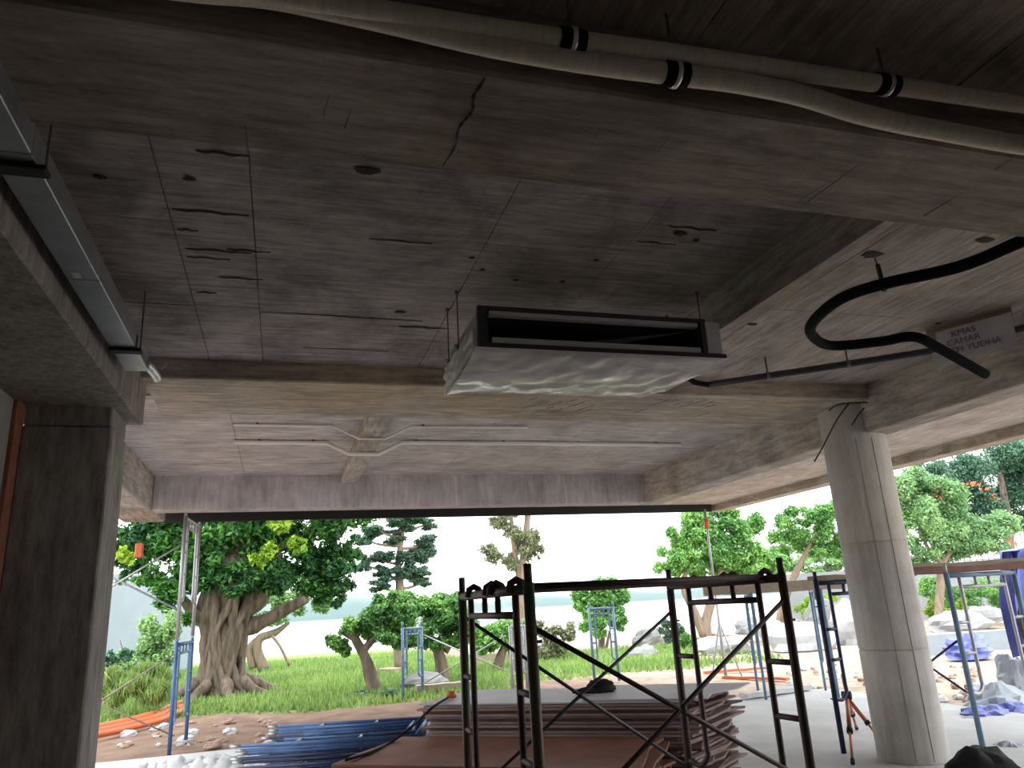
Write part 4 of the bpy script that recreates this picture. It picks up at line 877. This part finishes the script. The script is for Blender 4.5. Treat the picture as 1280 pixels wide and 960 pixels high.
for pts, rs in (([(300, 785), (325, 778), (355, 763), (383, 748, -.2)], [.24, .19, .16, .12]), ([(262, 775), (246, 770), (236, 758), (226, 745)], [.25, .18, .14, .08]), ([(305, 760), (325, 745), (335, 720), (350, 690)], [.3, .24, .18, .1]), ([(275, 740), (255, 710), (230, 680), (200, 660)], [.25, .2, .14, .08]), ([(295, 720), (330, 690), (380, 670), (410, 640)], [.24, .2, .14, .08])):
    P = bez(tp_(pts, Y), 5); MB().tube(P, list(np.interp(np.linspace(0, len(pts)-1, len(P)), range(len(pts)), rs)), 10, True, .3).build('branch', 'bark', e, True)
bl_ = blobs_px([(300, 690, 55, 36, Y), (350, 690, 45, 36, Y), (395, 690, 34, 34, Y), (418, 705, 22, 30, Y), (250, 690, 45, 34, Y), (205, 680, 40, 32, Y), (175, 665, 32, 28, Y), (240, 725, 34, 22, Y), (215, 745, 22, 16, Y-.5), (265, 718, 30, 22, Y-.8), (330, 722, 30, 18, Y-.8), (345, 730, 14, 12, Y-1), (375, 720, 30, 20, Y), (400, 735, 22, 22, Y), (330, 640, 90, 40, Y), (240, 630, 70, 40, Y), (400, 640, 60, 40, Y), (300, 580, 110, 50, Y), (235, 772, 12, 8, Y-.5)], .8)
leaves('foliage', LF['banyan'], e, bl_+blobs_px([(165, 715, 16, 14, Y), (190, 722, 18, 12, Y-.5), (150, 690, 14, 16, Y), (430, 730, 12, 16, Y), (440, 690, 12, 20, Y), (420, 750, 10, 8, Y), (300, 735, 24, 10, Y-1.2)], .8), 17000, .16, 1, .1, .42, kind='stuff')
leaves('new_shoots', LF['lime'], e, blobs_px([(330, 690, 14, 12, Y-1.6), (372, 680, 14, 10, Y-1.6), (345, 655, 16, 10, Y-1.6), (325, 700, 10, 10, Y-1.6), (160, 695, 12, 10, Y-1)], .5), 300, .17, 2, .1, .5, kind='stuff')
# 2 twisted pale little tree behind it
tree('twisted_tree', 'small pale tree with twisted propped trunk behind the old tree', 'tree', atz(328, 836, GZ), [(tp_([(330, 838), (322, 815), (325, 798), (345, 790), (362, 778)], 29), [.32, .26, .24, .2, .08]), (tp_([(316, 836), (312, 810), (330, 792)], 29), [.2, .18, .1]), (tp_([(362, 832), (350, 808), (340, 795)], 28.6), [.08, .08, .08])],
     [(330, 760, 28, 18, 29), (365, 745, 26, 20, 29), (395, 725, 28, 20, 29), (310, 785, 14, 14, 29), (405, 755, 14, 14, 29)], 'pale', 2600, .14, 'barkp', 3, None, .8, .2)
# 3 leaning bonsai
tree('bonsai_tree', 'leaning bonsai tree with bent trunk at the middle of the lawn', 'tree', atz(470, 868, GZ), [(tp_([(470, 872), (465, 850), (458, 825), (446, 802), (441, 788), (450, 772)], 18.3), [.28, .22, .18, .16, .14, .08]), (tp_([(452, 815), (470, 795), (490, 775)], 18.3), [.16, .12, .06]), (tp_([(446, 800), (435, 795), (425, 790)], 18.3), [.1, .08, .04])],
     [(450, 782, 22, 18, 18.3), (472, 762, 26, 18, 18.3), (500, 760, 26, 18, 18.3), (425, 800, 13, 12, 18.3), (430, 812, 9, 8, 18.3), (480, 785, 26, 16, 18.3), (515, 775, 20, 20, 18.3), (505, 800, 22, 16, 18.5)], 'bonsai', 5200, .10, 'bark', 4, None, .9, .25, .35)
leaves_e = empty('ground_cover', atz(470, 884, GZ), 'dark green ground cover at the foot of the leaning bonsai', 'plant')
leaves('foliage', LF['cloud'], leaves_e, blobs_px([(450, 874, 26, 7, 17.6), (485, 872, 26, 9, 17.4), (505, 880, 16, 8, 17.0)], 1.0), 1800, .10, 5, .3, kind='stuff')
# 4 second bonsai
tree('bonsai_tree', 'upright bonsai tree behind the pale blue frame', 'tree', atz(553, 850, GZ), [(tp_([(553, 852), (552, 832), (548, 812), (556, 795)], 19.5), [.32, .25, .2, .1]), (tp_([(556, 815), (566, 800), (575, 785)], 19.5), [.14, .1, .06])],
     [(545, 775, 26, 24, 19.5), (568, 765, 26, 22, 19.5), (530, 762, 20, 16, 19.5), (582, 780, 16, 20, 19.5), (540, 800, 20, 16, 19.5), (575, 798, 16, 12, 19.5), (550, 752, 22, 12, 19.5)], 'bonsai', 4800, .10, 'bark', 6, None, .9, .25, .35)
single(MB().blob((*atz(530, 862, GZ)[:2], GZ+.12), (.55, .4, .26), 2, .3, 1, 14, 9, .5), 'boulder', 'rockd', 'dark grey stone at the foot of the upright bonsai', 'rock', 'garden boulders')
# 5 cloud-pruned pine
pads = [(507, 657, 19, 9), (534, 655, 12, 7), (472, 663, 19, 9), (455, 675, 12, 7), (494, 673, 13, 7), (540, 678, 17, 8), (527, 690, 17, 10), (472, 697, 17, 9), (453, 706, 11, 7), (505, 700, 13, 12), (485, 716, 17, 9), (515, 716, 16, 9), (530, 714, 9, 5), (475, 732, 15, 7), (528, 728, 13, 6), (500, 645, 30, 8)]
tree('cloud_pruned_pine', 'cloud-pruned pine with flat dark pads against the white sky', 'tree', atz(500, 832, GZ), [(tp_([(500, 838), (498, 780), (500, 735), (498, 700), (503, 670), (505, 640)], 24), [.3, .26, .22, .16, .11, .05])]+[(tp_([(499, y+8), ((499+x)/2, y+6), (x, y)], 24), [.08, .06, .03]) for x, y, _, _ in pads[:-1]],
     [(x, y, a*1.15, b*1.1, 24) for x, y, a, b in pads], 'cloud', 9500, .085, 'barkp', 7, None, .8, .1)
# 6 tall thin tree
tree('tall_tree', 'tall sparse tree with pale twin trunk behind the rusty tower', 'tree', atz(655, 806, GZ), [(tp_([(655, 812), (652, 770), (650, 730), (655, 690), (660, 640), (662, 590)], 30), [.36, .32, .28, .24, .2, .1]), (tp_([(652, 740), (645, 700), (640, 660), (636, 600)], 30), [.2, .18, .16, .08])],
     [(625, 652, 14, 12, 30), (640, 668, 18, 16, 30), (655, 680, 20, 18, 30), (668, 672, 10, 12, 30), (645, 700, 18, 18, 30), (615, 690, 14, 12, 30), (670, 690, 10, 10, 30), (640, 630, 30, 16, 30)], 'dry', 2600, .13, 'barkp', 8, None, .9, .1, droop=.5)
# 7 round bush and neighbours
tree('round_bush', 'round bright green bush on a short stem by the lake', 'bush', atz(752, 815, GZ), [(tp_([(752, 816), (752, 790), (750, 770)], 27), [.2, .18, .1]), (tp_([(757, 815), (762, 790)], 27), [.1, .06])],
     [(735, 752, 22, 20, 27), (765, 750, 22, 22, 27), (750, 740, 24, 16, 27), (748, 775, 26, 18, 27), (772, 770, 16, 16, 27)], 'fresh', 5000, .12, 'bark', 9, None, .9, .3)
tree('shrub', 'yellow-green shrub left of the round bush', 'bush', atz(690, 822, GZ), [(tp_([(688, 822), (688, 800)], 24), [.06, .03])], [(690, 800, 26, 20, 24), (672, 790, 14, 12, 24), (710, 790, 14, 12, 24)], 'dry', 1800, .11, 'bark', 10, None, .9, .2)
tree('small_tree', 'small leaning tree with dark trunk behind the log bench', 'tree', atz(622, 842, GZ), [(tp_([(620, 842), (628, 815), (640, 795)], 22), [.30, .2, .1])], [(625, 790, 26, 18, 22), (605, 800, 18, 16, 22), (648, 800, 18, 16, 22)], 'fresh', 2200, .11, 'bark', 11, None, .9, .2)
tree('clipped_mound', 'clipped green mound shrub seen through the rusty frame', 'bush', atz(868, 812, GZ), [(tp_([(866, 812), (866, 804)], 24), [.05, .03])], [(864, 803, 15, 12, 24)], 'fresh', 1600, .07, 'bark', 12, None, .9, .5)
tree('shrub', 'grey-green spiky shrub left of the clipped mound', 'bush', atz(843, 802, GZ), [(tp_([(842, 802), (842, 792)], 27), [.05, .03])], [(842, 788, 18, 14, 27)], 'cloud', 1300, .1, 'bark', 13, None, .9, .3)
# 8 green tree right of middle
tree('garden_tree', 'leafy green tree with forked trunk behind the rusty frame', 'tree', atz(880, 800, GZ), [(tp_([(885, 804), (882, 780), (890, 750), (900, 720), (905, 690)], 25), [.34, .3, .26, .2, .1]), (tp_([(880, 795), (868, 765), (855, 735), (860, 700)], 25), [.28, .24, .18, .1]), (tp_([(890, 795), (915, 797), (930, 800)], 25), [.16, .12, .06])],
     [(845, 690, 24, 28, 25), (870, 665, 28, 26, 25), (900, 650, 30, 24, 25), (935, 670, 26, 28, 25), (905, 690, 34, 24, 25), (950, 700, 26, 22, 25), (870, 705, 30, 16, 25), (835, 705, 16, 14, 25), (925, 712, 30, 14, 25)], 'fresh', 9500, .15, 'barkp', 14, None, .9, .35)
# 9 tree beside column, left
tree('garden_tree', 'airy green tree with bare slanting limb left of the column', 'tree', atz(975, 790, GZ), [(tp_([(970, 795), (982, 745), (995, 715), (1008, 690), (1020, 665)], 27), [.3, .26, .22, .16, .08])],
     [(985, 660, 22, 18, 27), (1010, 680, 26, 18, 27), (1035, 650, 22, 22, 27), (1000, 645, 20, 12, 27), (1040, 680, 22, 18, 27), (975, 690, 16, 12, 27), (1055, 640, 14, 24, 27)], 'fresh', 4600, .15, 'barkp', 15, None, .9, .15)
# 10 flowering tree right of column, 11 dark tree, 12 more
e10 = tree('flowering_tree', 'pale green tree with coral blossoms right of the column', 'tree', atz(1175, 790, GZ), [(tp_([(1172, 790), (1175, 740), (1178, 705), (1195, 680)], 21.5), [.24, .22, .18, .1]), (tp_([(1178, 705), (1160, 685), (1150, 660)], 21.5), [.14, .1, .05])],
     [(1150, 610, 26, 24, 21.5), (1180, 620, 34, 26, 21.5), (1150, 650, 26, 30, 21.5), (1190, 655, 36, 24, 21.5), (1225, 670, 34, 18, 21.5), (1160, 685, 28, 18, 21.5), (1205, 685, 30, 14, 21.5), (1130, 630, 20, 40, 21.5), (1250, 655, 22, 14, 21.5), (1120, 680, 20, 20, 21.5)], 'pale', 11000, .13, 'barkp', 16, None, .8, .35)
leaves('blossom', LF['flower'], e10, blobs_px([(1212, 605, 10, 5, 21), (1230, 612, 8, 4, 21), (1152, 643, 5, 5, 21), (1175, 618, 9, 5, 21), (1243, 622, 6, 4, 21), (1233, 684, 8, 4, 21), (1266, 673, 6, 8, 21)], .6), 60, .10, 17, .1, kind='stuff')
tree('dark_tree', 'big dark green tree filling the upper right of the garden', 'tree', atz(1260, 768, GZ), [(tp_([(1262, 768), (1262, 700), (1258, 640), (1250, 590)], 34), [.5, .45, .4, .2])],
     [(1215, 590, 34, 24, 34), (1255, 575, 40, 26, 34), (1290, 590, 40, 40, 34), (1250, 620, 40, 30, 34), (1210, 630, 30, 24, 34), (1285, 635, 34, 30, 34), (1180, 590, 26, 18, 34), (1330, 600, 50, 50, 34), (1150, 592, 24, 14, 34), (1300, 560, 40, 20, 34)], 'dark', 12000, .2, 'bark', 18, None, .8, .4)
tree('hedge_tree', 'hazy pale tree on the wall behind the airy tree', 'tree', atz(1035, 765, GZ), [(tp_([(1030, 790), (1035, 720), (1040, 690)], 36), [.2, .18, .1])], [(1020, 705, 40, 14, 36), (1055, 690, 30, 22, 36), (985, 705, 24, 10, 36)], 'pale', 2600, .18, 'bark', 19, None, .8, .3)
tree('hedge', 'dark green clipped hedge beyond the white boulders on the right', 'hedge', atz(1230, 772, GZ), [(tp_([(1230, 774), (1230, 760)], 24), [.06, .03])], [(1215, 752, 22, 14, 24), (1240, 746, 26, 18, 24), (1265, 752, 22, 18, 24), (1190, 745, 22, 14, 24), (1165, 740, 18, 14, 25)], 'fresh', 4200, .1, 'bark', 20, None, .8, .5)
tree('shrub', 'lime yellow shrub right beside the column', 'bush', atz(1178, 790, GZ), [(tp_([(1176, 786), (1176, 776)], 22), [.05, .03])], [(1172, 766, 12, 12, 22), (1203, 755, 10, 8, 22), (1190, 785, 14, 10, 22)], 'lime', 1300, .09, 'bark', 21, None, .8, .4)
tree('shrub', 'bright green low shrub behind the grey rounded boulder', 'bush', atz(1060, 782, GZ), [(tp_([(1060, 778), (1060, 768)], 26), [.05, .03])], [(1068, 762, 20, 12, 26), (1030, 755, 26, 10, 26), (1010, 765, 16, 10, 26), (1090, 765, 20, 16, 26)], 'lime', 2200, .1, 'bark', 22, None, .8, .4)
# 13 flowering weeds by the pale wall on the left
tree('flowering_shrub', 'loose green shrub with a few pink flowers before the pale blue wall', 'bush', atz(185, 858, GZ), [(tp_([(175, 862), (182, 830), (190, 800), (186, 775)], 19), [.03, .025, .02, .01]), (tp_([(200, 862), (196, 830), (180, 800)], 19), [.03, .02, .01]), (tp_([(160, 862), (158, 830), (150, 800)], 19), [.03, .02, .01])],
     [(190, 800, 20, 26, 19), (205, 815, 14, 26, 19), (170, 825, 18, 22, 19), (215, 790, 10, 30, 19), (152, 825, 8, 14, 19)], 'pale', 1500, .10, 'bark', 23, None, .8, .05)
tree('weeds', 'tall green weeds beside the left pier', 'plant', atz(165, 868, GZ), [(tp_([(160, 872), (158, 850)], 17.5), [.02, .01])], [(160, 858, 22, 16, 17.5), (195, 862, 22, 12, 17.5), (140, 860, 14, 20, 17.5), (185, 845, 26, 14, 18.5)], 'grass', 2600, .24, 'bark', 24, None, .8, .1, aspect=.10, droop=2.0)
tree('dark_shrub', 'small dark leafy shrub against the pale wall by the pier', 'bush', atz(150, 850, GZ), [(tp_([(140, 856), (145, 830), (155, 818)], 18.3), [.03, .02, .01])], [(138, 828, 8, 14, 18.3), (155, 818, 9, 6, 18.3)], 'dark', 260, .1, 'bark', 25, None, .8, .1)
